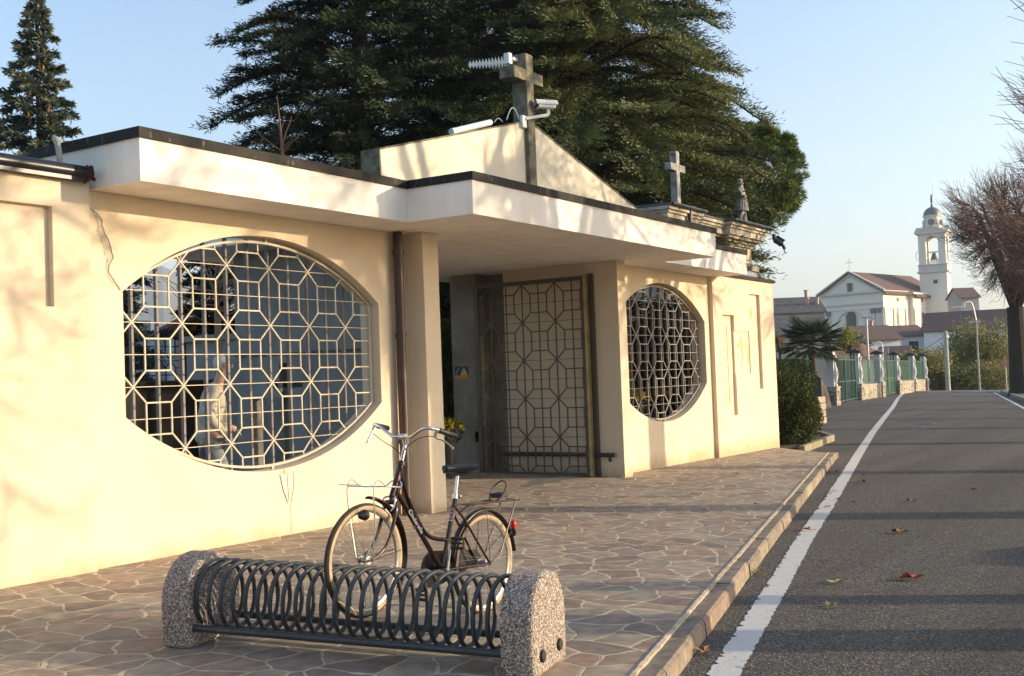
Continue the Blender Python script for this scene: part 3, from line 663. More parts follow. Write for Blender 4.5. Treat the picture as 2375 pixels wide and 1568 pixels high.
gate = thing('entrance_gate', (X0, 10.4, 0.02), 'tall dark iron gate leaf with octagon lattice folded open against the cream passage wall', 'gate')
gt.build('lattice', GATEM, gate)
b = MB().box(X0-.03, X0+.03, 8.40, 8.46, .03, 3.09); b.box(X0-.03, X0+.03, 10.36, 10.43, .03, 3.09); b.box(X0-.03, X0+.03, 8.46, 10.36, .03, .08); b.box(X0-.03, X0+.03, 8.46, 10.36, 3.035, 3.09)
b.build('gate_frame', GATEM, gate)
MB().box(X0-.05, X0-.032, 8.355, 8.398, .03, 3.08).box(X0-.01, X0+.012, 8.35, 8.398, .03, 3.08).build('sunlit_edge_strip', SUNEDGE, gate)
MB().box(X0+.04, X0+.10, 8.28, 8.36, .02, 3.12).build('gate_post', GATEM, gate)
MB().tube([(X0+.02, 7.99, .35), (X0+.05, 10.1, .37)], .032, 12).box(X0+.05, X0+.13, 8.1, 8.13, .25, .31).build('gate_closer', mat('dark_brown_tube', (.03, .02, .017), .35), gate)
MB().box(10.97, 11.03, 8.3, 10.4, .03, 3.08).build('gate_frame', GATEM, gate) if False else None
MB().box(15.60, 15.8, 10.53, 10.60, .55, .72).build('lock_box', BLACK, gh)
# warning plate
sg = thing('warning_plate', (15.59, 10.8, 1.69), 'small blue and orange plate with a yellow warning triangle on the concrete pier', 'sign')
xs_ = 15.594
MB().box(xs_, 15.599, 10.69, 10.955, 1.585, 1.79).build('plate', mat('sign_blue', (.045, .04, .16), .5), sg)
MB().box(xs_-.002, xs_-.0005, 10.69, 10.955, 1.585, 1.645).build('orange_band', mat('sign_orange', (.62, .22, .03), .5), sg)
MB().box(xs_-.002, xs_-.0005, 10.87, 10.955, 1.646, 1.788).build('dark_panel', mat('sign_dark', (.03, .025, .03), .5), sg)
MB().prism([(10.705, 1.65), (10.84, 1.65), (10.7725, 1.775)], YZ, xs_-.003, xs_-.0015).build('triangle', mat('sign_yellow', (.62, .55, .05), .5), sg)
MB().box(xs_-.0045, xs_-.0035, 10.768, 10.777, 1.683, 1.75).box(xs_-.0045, xs_-.0035, 10.767, 10.778, 1.66, 1.671).build('exclamation_mark', BLACK, sg)
b = MB()
for i, (y_, z_) in enumerate(((10.94, 1.665), (10.925, 1.69), (10.91, 1.715), (10.895, 1.74))): b.box(xs_-.0035, xs_-.0028, y_-.02, y_, z_, z_+.014)
b.build('lettering', mat('sign_white', (.6, .62, .62), .5), sg)

# ---- antenna, security camera, cable trough on the gable
an = thing('directional_antenna', (12.97, 7.95, 5.75), 'white comb-shaped directional antenna fixed to the mossy stone cross', 'antenna')
A0 = Vector((12.98, 7.93, 5.78)); A1 = A0 + Vector((-0.33, 0.53, -0.025))
MB().bar(A0, A1, .016, .016).box(A0.x-.12, A0.x, A0.y-.02, A0.y+.02, A0.z-.01, A0.z+.03).build('boom', WHITEP, an)
b = MB()
for i in range(13):
    c = A1.lerp(A0, i/12*.82); h_ = .055+.003*i
    ad = (A0-A1).normalized()*.024; nn = ad.cross(Vector((0, 0, 1))).normalized()*.012
    b.add([c-ad, c+ad, c+Vector((0, 0, h_)), c-ad+nn, c+ad+nn, c+nn+Vector((0, 0, h_)), c+Vector((0, 0, -h_)), c+nn+Vector((0, 0, -h_))],
          [(0,1,2), (3,5,4), (0,6,1), (3,4,7), (0,2,5,3), (1,4,5,2), (0,3,7,6), (1,6,7,4)])
b.build('element', WHITEP, an); MB().box(A0.x-.25, A0.x-.17, A0.y-.03, A0.y+.05, A0.z-.08, A0.z+.06).build('clamp', WHITEP, an)
cm = thing('security_camera', (13.1, 7.75, 5.1), 'white bullet security camera in a weather hood on an arm below the stone cross', 'camera')
c0 = Vector((13.12, 7.72, 5.20)); d_ = Vector((.74, -.62, -.02)).normalized(); d_, s_, u_ = frame_of(d_)
Mx = Matrix((( d_.x, s_.x, u_.x, c0.x), (d_.y, s_.y, u_.y, c0.y), (d_.z, s_.z, u_.z, c0.z), (0, 0, 0, 1)))
arch = [(.062*math.cos(R(a)), .062*math.sin(R(a))) for a in range(-10, 191, 10)]
hood = arch + [(x*.9, z*.9) for x, z in arch[::-1]]
b = MB(); b.M = Mx; b.prism(hood, YZ, -.03, .27); b.build('hood', WHITEP, cm, smooth=True)
b = MB(); b.M = Mx; b.box(.0, .245, -.05, .05, -.055, .0); b.build('camera_body', WHITEP, cm, bevel=.01)
b = MB(); b.M = Mx; b.box(-.012, -.001, -.042, .042, -.04, .03); b.build('lens_glass', GLASS, cm)
b = MB().bar(c0+d_*.15-u_*.05, c0+d_*.15-u_*.14, .025, .04).bar(c0+d_*.15-u_*.14, (12.93, 7.80, 4.98), .028, .04).box(12.86, 12.96, 7.80, 7.845, 4.86, 5.02)
b.build('bracket', WHITEP, cm, bevel=.005)
cab = MB(); pt = []
for i in range(15): t = i/14; pt.append((12.62+.32*t, 7.9, 4.93+.05*t+.16*math.sin(math.pi*t)))
cab.tube(pt, .007, 6); cab.tube([(12.35+.2*i/9, 7.92, 4.85+.04*i/9+.05*math.sin(math.pi*i/9)) for i in range(10)], .006, 6); cab.build('cable', WHITEP, cm)
tr = thing('cable_trough', (12.0, 7.93, 4.75), 'pale blue-white tube lying on the left slope of the gable', 'tube')
t0, t1 = Vector((11.35, 7.9, 4.565)), Vector((12.22, 7.9, 4.825)); MB().tube([t0, t1], .04, 14).build('trough', mat('pale_blue_plastic', (.55, .62, .65), .45), tr, smooth=True)
MB().tube([t1-(t1-t0)*.01, t1+(t1-t0)*.004], .032, 12).build('open_end', GLASS, tr)
# ================================================================== bicycle rack
A_ = Vector((5.39, 3.22)); B_ = Vector((4.95, 5.535)); u2 = (B_-A_).normalized(); v2 = Vector((u2.y, -u2.x)); LEN = (B_-A_).length
z0 = G(A_.x, A_.y); z1 = G(B_.x, B_.y)
MR = Matrix(((v2.x, u2.x, 0, A_.x), (v2.y, u2.y, 0, A_.y), (0, (z1-z0)/LEN, 1, z0), (0, 0, 0, 1)))
rack = thing('bicycle_rack', (A_.x, A_.y, z0), 'long dark spiral bicycle rack between two rounded pebbled concrete end blocks', 'bike rack')
prof = [(-.262, 0), (.262, 0), (.272, .12), (.272, .26)] + [(.272*math.cos(R(a)), .26+.272*math.sin(R(a))) for a in range(10, 180, 10)] + [(-.272, .26), (-.272, .12)]
for y0 in (0, LEN-.19):
    b = MB(); b.M = MR; b.prism(prof, XZ, y0, y0+.19); ob = b.build('end_block', PEBBLE, rack, bevel=.022)
    yy = y0-.002 if y0 == 0 else y0+.192
    for x in (-.14, .13):
        c = MB(); c.M = MR; s_ = -1 if y0 == 0 else 1
        c.lathe([(.034, 0), (.034, .008), (.028, .016), (.012, .019), (.0, .019)], (x, yy-(.003*s_), .105), 20, (0, s_, 0)); c.build('bolt_cap', BLACK, ob, smooth=True)
for x in (-.205, .205):
    b = MB(); b.M = MR; b.tube([(x, .1, .115), (x, LEN-.1, .115)], .0215, 14); b.build('rail', RACKM, rack, smooth=True)
b = MB(); b.M = MR; T = 23; pts = []; y0, y1 = .205, LEN-.20
for i in range(T*28+1):
    ph = 2*math.pi*i/28 - math.pi*.72; c, s_ = math.cos(ph), math.sin(ph)
    pts.append((.205*math.copysign(abs(c)**.9, c), y0+(y1-y0)*i/(T*28), .290+.195*math.copysign(abs(s_)**.92, s_)))
b.tube(pts, .0135, 10); b.build('spiral', RACKM, rack, smooth=True)

# ================================================================== bicycle
def bY(X): return 4.42-(X-5.295)*0.0427
BN = Vector((.0427, 1, 0)).normalized(); BT = Vector((1, -.0427, 0)).normalized()
def bp(X, z, o_=0.0):
    Y = bY(X); k = Y/4.4; return Vector((X*k, Y, 1.57+(z-1.57)*k)) + BN*o_
bike = thing('bicycle', bp(6.5, 0.0), 'old dark burgundy step-through city bicycle with tan tyres parked in the spiral rack', 'bicycle')
FC, RC = bp(5.275, .532), bp(6.515, .326); WR = .335
def ring_pts(c, r, a0=0, a1=360, n=48):
    return [c + BT*(r*math.cos(R(a0+(a1-a0)*i/n))) + Vector((0, 0, r*math.sin(R(a0+(a1-a0)*i/n)))) for i in range(n+1 if a1-a0 < 360 else n)]
def wheel(c, nm):
    hubm = MB().tube([c-BN*.055, c-BN*.03, c-BN*.028, c+BN*.028, c+BN*.03, c+BN*.055], [.008, .008, .017, .017, .008, .008], 12)
    hubm.tube([c-BN*.031, c-BN*.027], .026, 16); hubm.tube([c+BN*.027, c+BN*.031], .026, 16)
    w = hubm.build(nm, STEEL, bike, smooth=True)
    b = MB(); n = 72; v = []; f = []
    prof_ = [(.296, -.015), (.302, -.0175), (.312, -.0205), (.320, -.0185), (.320, .0185), (.312, .0205), (.302, .0175), (.296, .015)]
    for i in range(n):
        a = 2*math.pi*i/n; e = BT*math.cos(a)+Vector((0, 0, math.sin(a)))
        for r_, o2 in prof_: v.append(c+e*r_+BN*o2)
    m_ = len(prof_)
    for i in range(n):
        for k in range(m_-1): j = (i+1) % n; f.append((i*m_+k, i*m_+k+1, j*m_+k+1, j*m_+k))
    b.add(v, f).build('tyre', WALLT, w, smooth=True)
    b = MB(); v = []; f = []; prof_ = [(.3195, -.0188), (.327, -.0155), (.333, -.008), (.3355, 0), (.333, .008), (.327, .0155), (.3195, .0188)]; m_ = len(prof_)
    for i in range(n):
        a = 2*math.pi*i/n; e = BT*math.cos(a)+Vector((0, 0, math.sin(a)))
        for r_, o2 in prof_: v.append(c+e*r_+BN*o2)
    for i in range(n):
        for k in range(m_-1): j = (i+1) % n; f.append((i*m_+k, i*m_+k+1, j*m_+k+1, j*m_+k))
    b.add(v, f).build('tread', TREAD, w, smooth=True)
    b = MB(); v = []; f = []; prof_ = [(.298, -.013), (.290, -.012), (.281, -.006), (.281, .006), (.290, .012), (.298, .013)]; m_ = len(prof_)
    for i in range(n):
        a = 2*math.pi*i/n; e = BT*math.cos(a)+Vector((0, 0, math.sin(a)))
        for r_, o2 in prof_: v.append(c+e*r_+BN*o2)
    for i in range(n):
        for k in range(m_-1): j = (i+1) % n; f.append((i*m_+k, i*m_+k+1, j*m_+k+1, j*m_+k))
    b.add(v, f).build('rim', STEEL, w, smooth=True)
    b = MB()
    for i in range(36):
        a = 2*math.pi*i/36; s_ = 1 if i % 2 else -1; a2 = a + (1 if (i//2) % 2 else -1)*1.1
        b.tube([c+BN*(s_*.029)+(BT*math.cos(a2)+Vector((0, 0, math.sin(a2))))*.024, c+(BT*math.cos(a)+Vector((0, 0, math.sin(a))))*.283], .0013, 4)
    b.build('spokes', STEEL, w); return w
wheel(FC, 'front_wheel'); wheel(RC, 'rear_wheel')
def curve(pts, n=8):
    out = []; P_ = [pts[0]]+list(pts)+[pts[-1]]
    for i in range(1, len(P_)-2):
        for k in range(n):
            t = k/n; a, b_, c, d = (Vector(P_[i+j]) for j in (-1, 0, 1, 2))
            out.append(0.5*((2*b_)+(c-a)*t+(2*a-5*b_+4*c-d)*t*t+(3*b_-a-3*c+d)*t**3))
    out.append(Vector(pts[-1])); return out
fr = MB()
fr.tube([bp(5.655, 1.066), bp(5.548, .872)], .0185, 14)
fr.tube([bp(5.578, .925), bp(6.028, .365)], .0165, 14)
fr.tube(curve([bp(5.640, 1.03), bp(5.668, .93), bp(5.72, .812), bp(5.80, .690), bp(5.875, .612), bp(5.96, .568), bp(6.125, .532)], 8), .0135, 12)
fr.tube([bp(6.035, .352), bp(6.222, .808)], .0155, 14)
fr.tube([bp(6.032, .358, -.036), bp(6.032, .358, .036)], .023, 16)
fr.tube([bp(5.765, .655), bp(5.792, .70)], .008, 8)
for s_ in (-1, 1):
    fr.tube([bp(6.19, .74, s_*.015), bp(6.26, .655, s_*.035), RC+BN*(s_*.056)], .008, 10)
    fr.tube([bp(6.05, .352, s_*.02), bp(6.2, .345, s_*.045), RC+BN*(s_*.056)+Vector((0, 0, -.006))], .009, 10)
fo = fr.build('frame', BFRAME, bike, smooth=True)
b = MB()
for s_ in (-1, 1):
    b.tube(curve([bp(5.537, .838, s_*.030), bp(5.525, .80, s_*.050), bp(5.475, .68, s_*.052), bp(5.40, .585, s_*.052), FC+BN*(s_*.054)], 6), [.012]*12+[.010]*6+[.008]*7, 10)
b.tube([bp(5.540, .842, -.042), bp(5.540, .842, .042)], .014, 10); b.tube([bp(5.548, .872), bp(5.540, .84)], .015, 12)
b.build('fork', BFRAME, bike, smooth=True)
MB().tube([bp(5.651, 1.058), bp(5.660, 1.075)], .025, 16).tube([bp(5.660, 1.075), bp(5.663, 1.082)], .020, 16).build('headset', PIPE, bike, smooth=True)
b = MB().tube([bp(5.660, 1.08), bp(5.695, 1.165), bp(5.700, 1.178)], [.0125, .0125, .013], 12); b.tube([bp(5.700, 1.175), bp(5.684, 1.232)], .011, 10); b.tube([bp(5.683, 1.232, -.022), bp(5.683, 1.232, .022)], .0185, 14)
b.tube([bp(5.705, 1.155, -.03), bp(5.72, 1.12, -.03)], .006, 8); b.build('stem', CHROME, bike, smooth=True)
def bw(px, py, Y):                         # a measured bar point at its own depth
    d = ray(px, py); P = Vector((0, 0, H))+d*(Y/d.y); return P
zh = lambda x, y: ((1400+x/3.136)/1.7246, (1650+y/3.136)/1.7246)
near = [bw(*zh(655, 308), 4.41), bw(*zh(755, 308), 4.335), bw(*zh(790, 290), 4.31), bw(*zh(870, 230), 4.25), bw(*zh(920, 203), 4.215), bw(*zh(990, 197), 4.18), bw(*zh(1100, 220), 4.155)]
far = [bw(*zh(655, 308), 4.41), bw(*zh(560, 300), 4.465), bw(*zh(515, 285), 4.495), bw(*zh(430, 222), 4.56), bw(*zh(360, 160), 4.61), bw(*zh(322, 148), 4.65), bw(*zh(318, 160), 4.67)]
gN = [near[-1], bw(*zh(1345, 300), 4.125)]
gF = [far[-1], far[-1]+Vector((.16, .02, -.03))]
b = MB().tube(curve(near[::-1][:-1]+far, 6)+[gF[1]], .0105, 12); hb = b.build('handlebar', CHROME, bike, smooth=True)
def grip(a, c):
    P_ = [a.lerp(c, i/16) for i in range(17)]; r_ = [.0158+(.0022 if i % 3 else -.0012) for i in range(17)]; r_[-1] = .010
    MB().tube(P_, r_, 12).build('grip', BLACK, hb, smooth=True)
grip(gN[0].lerp(gN[1], .05), gN[1]); grip(gF[0].lerp(gF[1], .15), gF[1])
b = MB(); l0 = near[-1]+(near[-2]-near[-1])*.15
b.tube([l0-(near[-1]-near[-2]).normalized()*.012, l0+(near[-1]-near[-2]).normalized()*.012], .0165, 12)
b.tube(curve([l0, bw(*zh(1070, 310), 4.17), bw(*zh(1150, 340), 4.155), bw(*zh(1230, 395), 4.145), bw(*zh(1285, 446), 4.135)], 5), [.012, .012, .011, .011, .010]+[.0065]*16, 8); b.ball(bw(*zh(1287, 448), 4.135), .0085)
b.build('brake_lever', CHROME, hb, smooth=True)
b = MB(); l0 = far[-1]
b.tube([l0-Vector((.012, 0, 0)), l0+Vector((.012, 0, 0))], .0165, 12)
b.tube(curve([l0, bw(*zh(290, 225), 4.66), bw(*zh(255, 290), 4.655), bw(*zh(215, 378), 4.65)], 5), [.013]*5+[.0075]*11, 8); b.build('brake_lever', CHROME, hb, smooth=True)
b = MB()
b.tube(curve([bw(*zh(1050, 303), 4.17), bw(*zh(960, 300), 4.2), bw(*zh(860, 330), 4.25), bw(*zh(750, 400), 4.31), bw(*zh(670, 500), 4.37), bw(*zh(650, 600), 4.385), bw(*zh(640, 800), 4.385), bw(*zh(605, 960), 4.39), bp(5.535, .80, -.03)], 8), .0028, 6)
b.tube(curve([bw(*zh(280, 255), 4.66), bw(*zh(400, 350), 4.6), bw(*zh(560, 455), 4.5), bw(*zh(660, 560), 4.43), bw(*zh(715, 680), 4.39), bp(5.665, .93, -.02), bp(5.73, .80, -.018), bp(5.86, .62, -.018)], 8), .0028, 6)
b.build('brake_cable', BLACK, bike, smooth=True)
# saddle
b = MB(); S0, S1 = bp(6.100, 1.000), bp(6.385, .985); dx = (S1-S0)
rows_ = []
for t, w_, dz in ((0, .012, -.006), (.04, .026, .0), (.2, .030, .0), (.42, .038, -.004), (.6, .068, -.004), (.78, .098, .002), (.92, .102, .008), (1.0, .075, .002)):
    c = S0+dx*t+Vector((0, 0, dz)); rows_.append([c+BN*(w_*math.cos(R(a)))+Vector((0, 0, .020*math.sin(R(a)) if a <= 180 else (.045 if w_ > .05 else .032)*math.sin(R(a)))) for a in range(0, 360, 30)])
n = 12; b.add([p for r_ in rows_ for p in r_], [(i*n+k, i*n+(k+1) % n, (i+1)*n+(k+1) % n, (i+1)*n+k) for i in range(7) for k in range(n)]+[tuple(range(n)), tuple(7*n+k for k in range(n))])
sad = b.build('saddle', mat('black_leather', (.014, .014, .016), .35), bike, smooth=True)
for s_ in (-1, 1): MB().tube([S0+dx*.35+BN*.015*s_-Vector((0, 0, .04)), S0+dx*.7+BN*.03*s_-Vector((0, 0, .055)), S0+dx*.92+BN*.05*s_-Vector((0, 0, .03))], .005, 6).build('saddle_rail', PIPE, sad)
MB().tube([bp(6.218, .80), bp(6.253, .935)], .0125, 14).build('seat_post', CHROME, bike, smooth=True)
MB().tube([bp(6.214, .790), bp(6.223, .822)], .021, 16).tube([bp(6.235, .803, -.02), bp(6.255, .803, -.02)], .009, 10).build('seat_clamp', CHROME, bike, smooth=True)
# mudguards
def guard(c, r, a0, a1, nm, w_=.027):
    v = []; f = []; n = 26
    for i in range(n+1):
        a = R(a0+(a1-a0)*i/n); e = BT*math.cos(a)+Vector((0, 0, math.sin(a)))
        for (o2, dr) in ((-w_, -.014), (-w_*.75, -.003), (0, .003), (w_*.75, -.003), (w_, -.014)): v.append(c+e*(r+dr)+BN*o2)
    for i in range(n):
        for k in range(4): f.append((i*5+k, i*5+k+1, (i+1)*5+k+1, (i+1)*5+k))
    o_ = MB().add(v, f).build(nm, BFRAME, bike, smooth=True); s_ = o_.modifiers.new('thick', 'SOLIDIFY'); s_.thickness = .003; return o_
g1 = guard(FC+Vector((.012, 0, .01)), .362, -38, 84, 'front_mudguard'); g2 = guard(RC+Vector((.006, 0, .0)), .362, 4, 172, 'rear_mudguard')
for s_ in (-1, 1):
    for p_, q_ in ((FC+BN*(.058*s_), FC+BT*.30+BN*(.03*s_)+Vector((0, 0, .02))), (RC+BN*(.062*s_), RC+BT*.31+BN*(.03*s_)+Vector((0, 0, .17))), (RC+BN*(.062*s_), RC+BT*.02+BN*(.03*s_)+Vector((0, 0, .35)))):
        MB().tube([p_, q_], .003, 5).build('mudguard_stay', PIPE, bike)
# rear carrier
b = MB()
for s_ in (-1, 1):
    b.tube(curve([bp(6.22, .69, s_*.02), bp(6.30, .735, s_*.045), bp(6.5, .735, s_*.06), bp(6.92, .71, s_*.06)], 5), .0055, 8)
    b.tube([bp(6.86, .705, s_*.06), bp(6.63, .36, s_*.064), RC+BN*(.066*s_)], .0055, 8)
b.tube([bp(6.92, .71, -.06), bp(6.92, .71, .06)], .0055, 8)
for x in (6.35, 6.5, 6.65, 6.8): b.tube([bp(x, .735-(x-6.3)*.04, -.06), bp(x, .735-(x-6.3)*.04, .06)], .004, 6)
for o2 in (-.02, .02): b.tube([bp(6.33, .738, o2), bp(6.9, .712, o2)], .0035, 6)
car = b.build('rear_carrier', PIPE, bike, smooth=True)
b = MB(); a0 = bp(6.66, .725); 
b.tube([bp(6.66, .722, .035*0)+BN*(.055*math.cos(R(a)))*1.0+BT*(.14*(.5-.5*math.cos(R(a-90)*1)) if False else .065*(1+math.sin(R(a)))) + Vector((0, 0, .065*(1+math.sin(R(a))))) for a in range(-90, 270, 15)], .0055, 8, closed=True)
b.build('spring_clip', BLACK, car, smooth=True)
MB().box(bp(6.70, 0).x, bp(6.80, 0).x, bY(6.75)-.04, bY(6.75)+.045, bp(6.7, .742).z, bp(6.7, .775).z).build('clip_plate', BLACK, car, bevel=.004)
lp = MB(); lc = RC+BT*.352+Vector((0, 0, .21)); lp.ball(lc+BT*.02, (.022, .024, .035)); lp.build('tail_light', mat('red_plastic', (.55, .03, .025), .25), bike, smooth=True)
MB().ball(lc+Vector((.02, 0, -.05)), (.018, .024, .035)).build('reflector', BLACK, bike, smooth=True)
# chain case (far side), cranks, pedals
b = MB(); cc = bp(6.035, .355, .055); n = 26; outl = []
for i in range(n): a = R(75+210*i/(n-1)); outl.append((.118*math.cos(a), .118*math.sin(a)))
rr_ = (RC-bp(6.035, .355)).dot(BT); outl += [(rr_+.03, -.03), (rr_+.05, .02), (rr_+.01, .06)]
b.slab(outl, [], lambda u, v, w: cc+BT*u+Vector((0, 0, v-.0*u))+BN*w, 0, .022); b.build('chain_guard', mat('black_enamel', (.012, .010, .010), .4), bike, bevel=.004)
cr = MB(); cn = bp(6.032, .358, -.05); pe = cn+BT*.045+Vector((0, 0, .165)); cr.tube([cn, pe], [.011, .009], 8); cr.tube([cn+BN*.02, cn-BN*.008], .014, 12); cr.build('crank', STEEL, bike, smooth=True); cr = MB()
cf = bp(6.032, .358, .085); pf = cf-BT*.045-Vector((0, 0, .165)); cr.tube([cf, pf], [.011, .009], 8); cr.build('crank', STEEL, bike, smooth=True)
for p_, s_ in ((pe, -1), (pf, 1)):
    b = MB(); c = p_+BN*(s_*.055); b.tube([p_, p_+BN*(s_*.1)], .008, 8)
    for o2 in (-.03, .03): b.bar(c+Vector((0, 0, o2))-BN*.048, c+Vector((0, 0, o2))+BN*.048, .022, .018)
    for e in (-1, 1): b.bar(c+Vector((0, 0, -.04))+BN*.048*e, c+Vector((0, 0, .04))+BN*.048*e, .02, .004, up=(0, 1, 0))
    b.build('pedal', mat('worn_pedal', (.05, .045, .04), .45, metal=.4), bike, bevel=.002)
# front carrier of bright wire, headlamp
CW = mat('bright_wire', (.75, .74, .72), .25, metal=.9)
b = MB()
for s_ in (-1, 1):
    b.tube(curve([bp(5.62, .915, s_*.02), bp(5.60, .965, s_*.03), bp(5.55, .935, s_*.07), bp(5.33, .965, s_*.085), bp(5.16, .985, s_*.085)], 6), .0045, 7)
    b.tube(curve([bp(5.37, .955, s_*.105), bp(5.30, 1.0, s_*.105), bp(5.255, .95, s_*.105), bp(5.262, .80, s_*.10), FC+BN*(.066*s_)], 6), .004, 7)
b.tube([bp(5.16, .985, -.085), bp(5.16, .985, .085)], .0045, 7)
for x in (5.24, 5.33, 5.43): b.tube([bp(x, .975-(x-5.16)*.1, -.085), bp(x, .975-(x-5.16)*.1, .085)], .0035, 6)
for o2 in (-.045, 0, .045): b.tube([bp(5.17, .985, o2), bp(5.53, .94, o2)], .0035, 6)
b.build('front_carrier', CW, bike, smooth=True)
MB().lathe([(.001, 0), (.028, .006), (.034, .02), (.022, .055), (.008, .07)], bp(5.275, .80, -.03), 16, -BT).build('headlamp', BLACK, bike, smooth=True)
b = MB()
for s_ in (-1, 1): b.tube(curve([bp(5.56, .875, .0), bp(5.53, .87, s_*.045), bp(5.515, .82, s_*.045), bp(5.50, .795, s_*.028)], 5), .006, 8)
b.build('front_brake', CHROME, bike, smooth=True)
# lettering on the frame
def text_mesh(txt, size, name, m_, parent, origin, xdir, ydir, ext=0.0008, spacing=1.0, shear=0.0):
    cu = bpy.data.curves.new('t', 'FONT'); cu.body = txt; cu.size = size; cu.extrude = ext; cu.align_x = 'CENTER'; cu.align_y = 'CENTER'; cu.space_character = spacing; cu.shear = shear
    cu.offset = size*.02
    to = bpy.data.objects.new('t', cu); COL.objects.link(to); bpy.context.view_layer.update()
    me = bpy.data.meshes.new_from_object(to.evaluated_get(bpy.context.evaluated_depsgraph_get()))
    bpy.data.objects.remove(to)
    x_ = Vector(xdir).normalized(); y_ = (Vector(ydir)-x_*Vector(ydir).dot(x_)).normalized(); z_ = x_.cross(y_)
    o_ = ORG[parent.name]
    for v in me.vertices: v.co = Vector(origin)-o_ + x_*v.co.x + y_*v.co.y + z_*v.co.z
    me.materials.clear(); me.name = name
    return link_mesh(name, me, m_, parent)
INK = mat('white_transfer', (.62, .56, .56), .5); d0, d1 = bp(5.578, .925), bp(6.028, .365)
text_mesh('Cinderella', .043, 'lettering', INK, fo, d0.lerp(d1, .40)-BN*.0172, d1-d0, (1, 0, .8), shear=.3, spacing=1.1)
s0, s1 = bp(6.035, .352), bp(6.222, .808)
PINKD = mat('pink_transfer', (.30, .09, .10), .4)
for t in (.66, .72, .78): MB().tube([s0.lerp(s1, t), s0.lerp(s1, t+.035)], .0162, 14, caps=False).build('decal', PINKD, fo, smooth=True)
for t in (.655, .705, .76, .822): MB().tube([s0.lerp(s1, t), s0.lerp(s1, t+.007)], .0166, 14, caps=False).build('decal', INK, fo, smooth=True)
text_mesh('S', .026, 'lettering', INK, fo, s0.lerp(s1, .735)-BN*.0175, (s1-s0).cross(BN)*-1, s1-s0)
h0, h1 = bp(5.655, 1.066), bp(5.548, .872)
MB().lathe([(.0, 0), (.013, 0), (.013, .001)], h0.lerp(h1, .42)-BN*.0188, 16, -BN).build('head_badge', PINKD, fo)

# ================================================================== walking man behind the window
def skin(name, J, E, m_, parent, sub=2, root=0):
    me = bpy.data.meshes.new(name); o_ = ORG[parent.name]
    me.from_pydata([(j[0]-o_.x, j[1]-o_.y, j[2]-o_.z) for j in J], E, []); ob = link_mesh(name, me, m_, parent)
    sk_ = ob.modifiers.new('skin', 'SKIN'); sk_.use_smooth_shade = True
    for i, j in enumerate(J):
        v = me.skin_vertices[0].data[i]; v.radius = (j[3], j[4] if len(j) > 4 else j[3]); v.use_root = (i == root)
    sb = ob.modifiers.new('sub', 'SUBSURF'); sb.levels = sb.render_levels = sub
    return ob
MX, MY, MZ = 8.80, 9.42, 0.08; MA = R(-38)
man = thing('person', (MX, MY, MZ), 'balding man in a pale grey jacket and light jeans, walking right behind the grille', 'person')
def mp3(x, y, z, *r_): return (MX+x*math.cos(MA)-y*math.sin(MA), MY+x*math.sin(MA)+y*math.cos(MA), MZ+z*1.03, *r_)
body = [mp3(0, 0, .95, .12, .15), mp3(.02, 0, 1.15, .11, .14), mp3(.05, 0, 1.35, .12, .17), mp3(.09, 0, 1.50, .06), mp3(.12, 0, 1.58, .055), mp3(.15, 0, 1.68, .085, .075), mp3(.155, 0, 1.765, .075, .07),
        mp3(.03, -.19, 1.42, .055), mp3(-.04, -.23, 1.15, .045), mp3(.12, -.22, .98, .035), mp3(.18, -.21, .92, .04, .02),
        mp3(.03, .19, 1.42, .055), mp3(.02, .24, 1.15, .045), mp3(.22, .22, 1.03, .035), mp3(.29, .21, 1.0, .04, .02),
        mp3(0, -.09, .90, .085), mp3(.16, -.10, .50, .06), mp3(.26, -.10, .10, .04), mp3(0, .09, .90, .085), mp3(.02, .10, .50, .06), mp3(-.30, .10, .18, .04)]
E_ = [(0,1),(1,2),(2,3),(3,4),(4,5),(5,6),(2,7),(7,8),(8,9),(9,10),(2,11),(11,12),(12,13),(13,14),(0,15),(15,16),(16,17),(0,18),(18,19),(19,20)]
bd = skin('body', body, E_, SKIN, man)
JK = mat('pale_grey_jacket', (.56, .49, .39), .85, col2=(.36, .32, .26), vscale=7, bump=.5, bscale=12)
skin('jacket', [mp3(-.01, 0, .84, .15, .19), mp3(0, 0, .98, .16, .19), mp3(.01, 0, 1.18, .15, .18), mp3(.03, 0, 1.38, .145, .19), mp3(.075, 0, 1.50, .08),
     mp3(.03, -.19, 1.42, .078), mp3(-.04, -.24, 1.15, .066), mp3(.12, -.23, .98, .05), mp3(.03, .19, 1.42, .078), mp3(.02, .25, 1.15, .066), mp3(.20, .23, 1.04, .05)],
     [(0,1),(1,2),(2,3),(3,4),(3,5),(5,6),(6,7),(3,8),(8,9),(9,10)], JK, man)
skin('trousers', [mp3(0, 0, .92, .13, .16), mp3(0, -.09, .84, .10), mp3(.16, -.10, .50, .078), mp3(.25, -.10, .13, .06), mp3(0, .09, .84, .10), mp3(.02, .10, .50, .078), mp3(-.27, .10, .21, .06)],
     [(0,1),(1,2),(2,3),(0,4),(4,5),(5,6)], mat('pale_blue_jeans', (.24, .26, .28), .85, var=.2, vscale=5), man)
for (x0_, y0_, zz0, x1_, zz1) in ((.24, -.10, .05, .42, .06), (-.33, .10, .14, -.20, .03)):
    skin('shoe', [mp3(x0_, y0_, zz0, .05, .045), mp3((x0_+x1_)/2, y0_, (zz0+zz1)/2-.005, .045, .04), mp3(x1_, y0_, zz1-.01, .03, .035)], [(0, 1), (1, 2)], mat('brown_shoe', (.06, .04, .03), .5), man, 1)
HR = mat('grey_white_hair', (.55, .54, .52), .9, bump=.8, bscale=60)
b = MB(); hc = mp3(.145, 0, 1.725)
hq = mp3(.122, 0, 1.722); b.ball(hq, (.085, .085, .095), 16, 10)
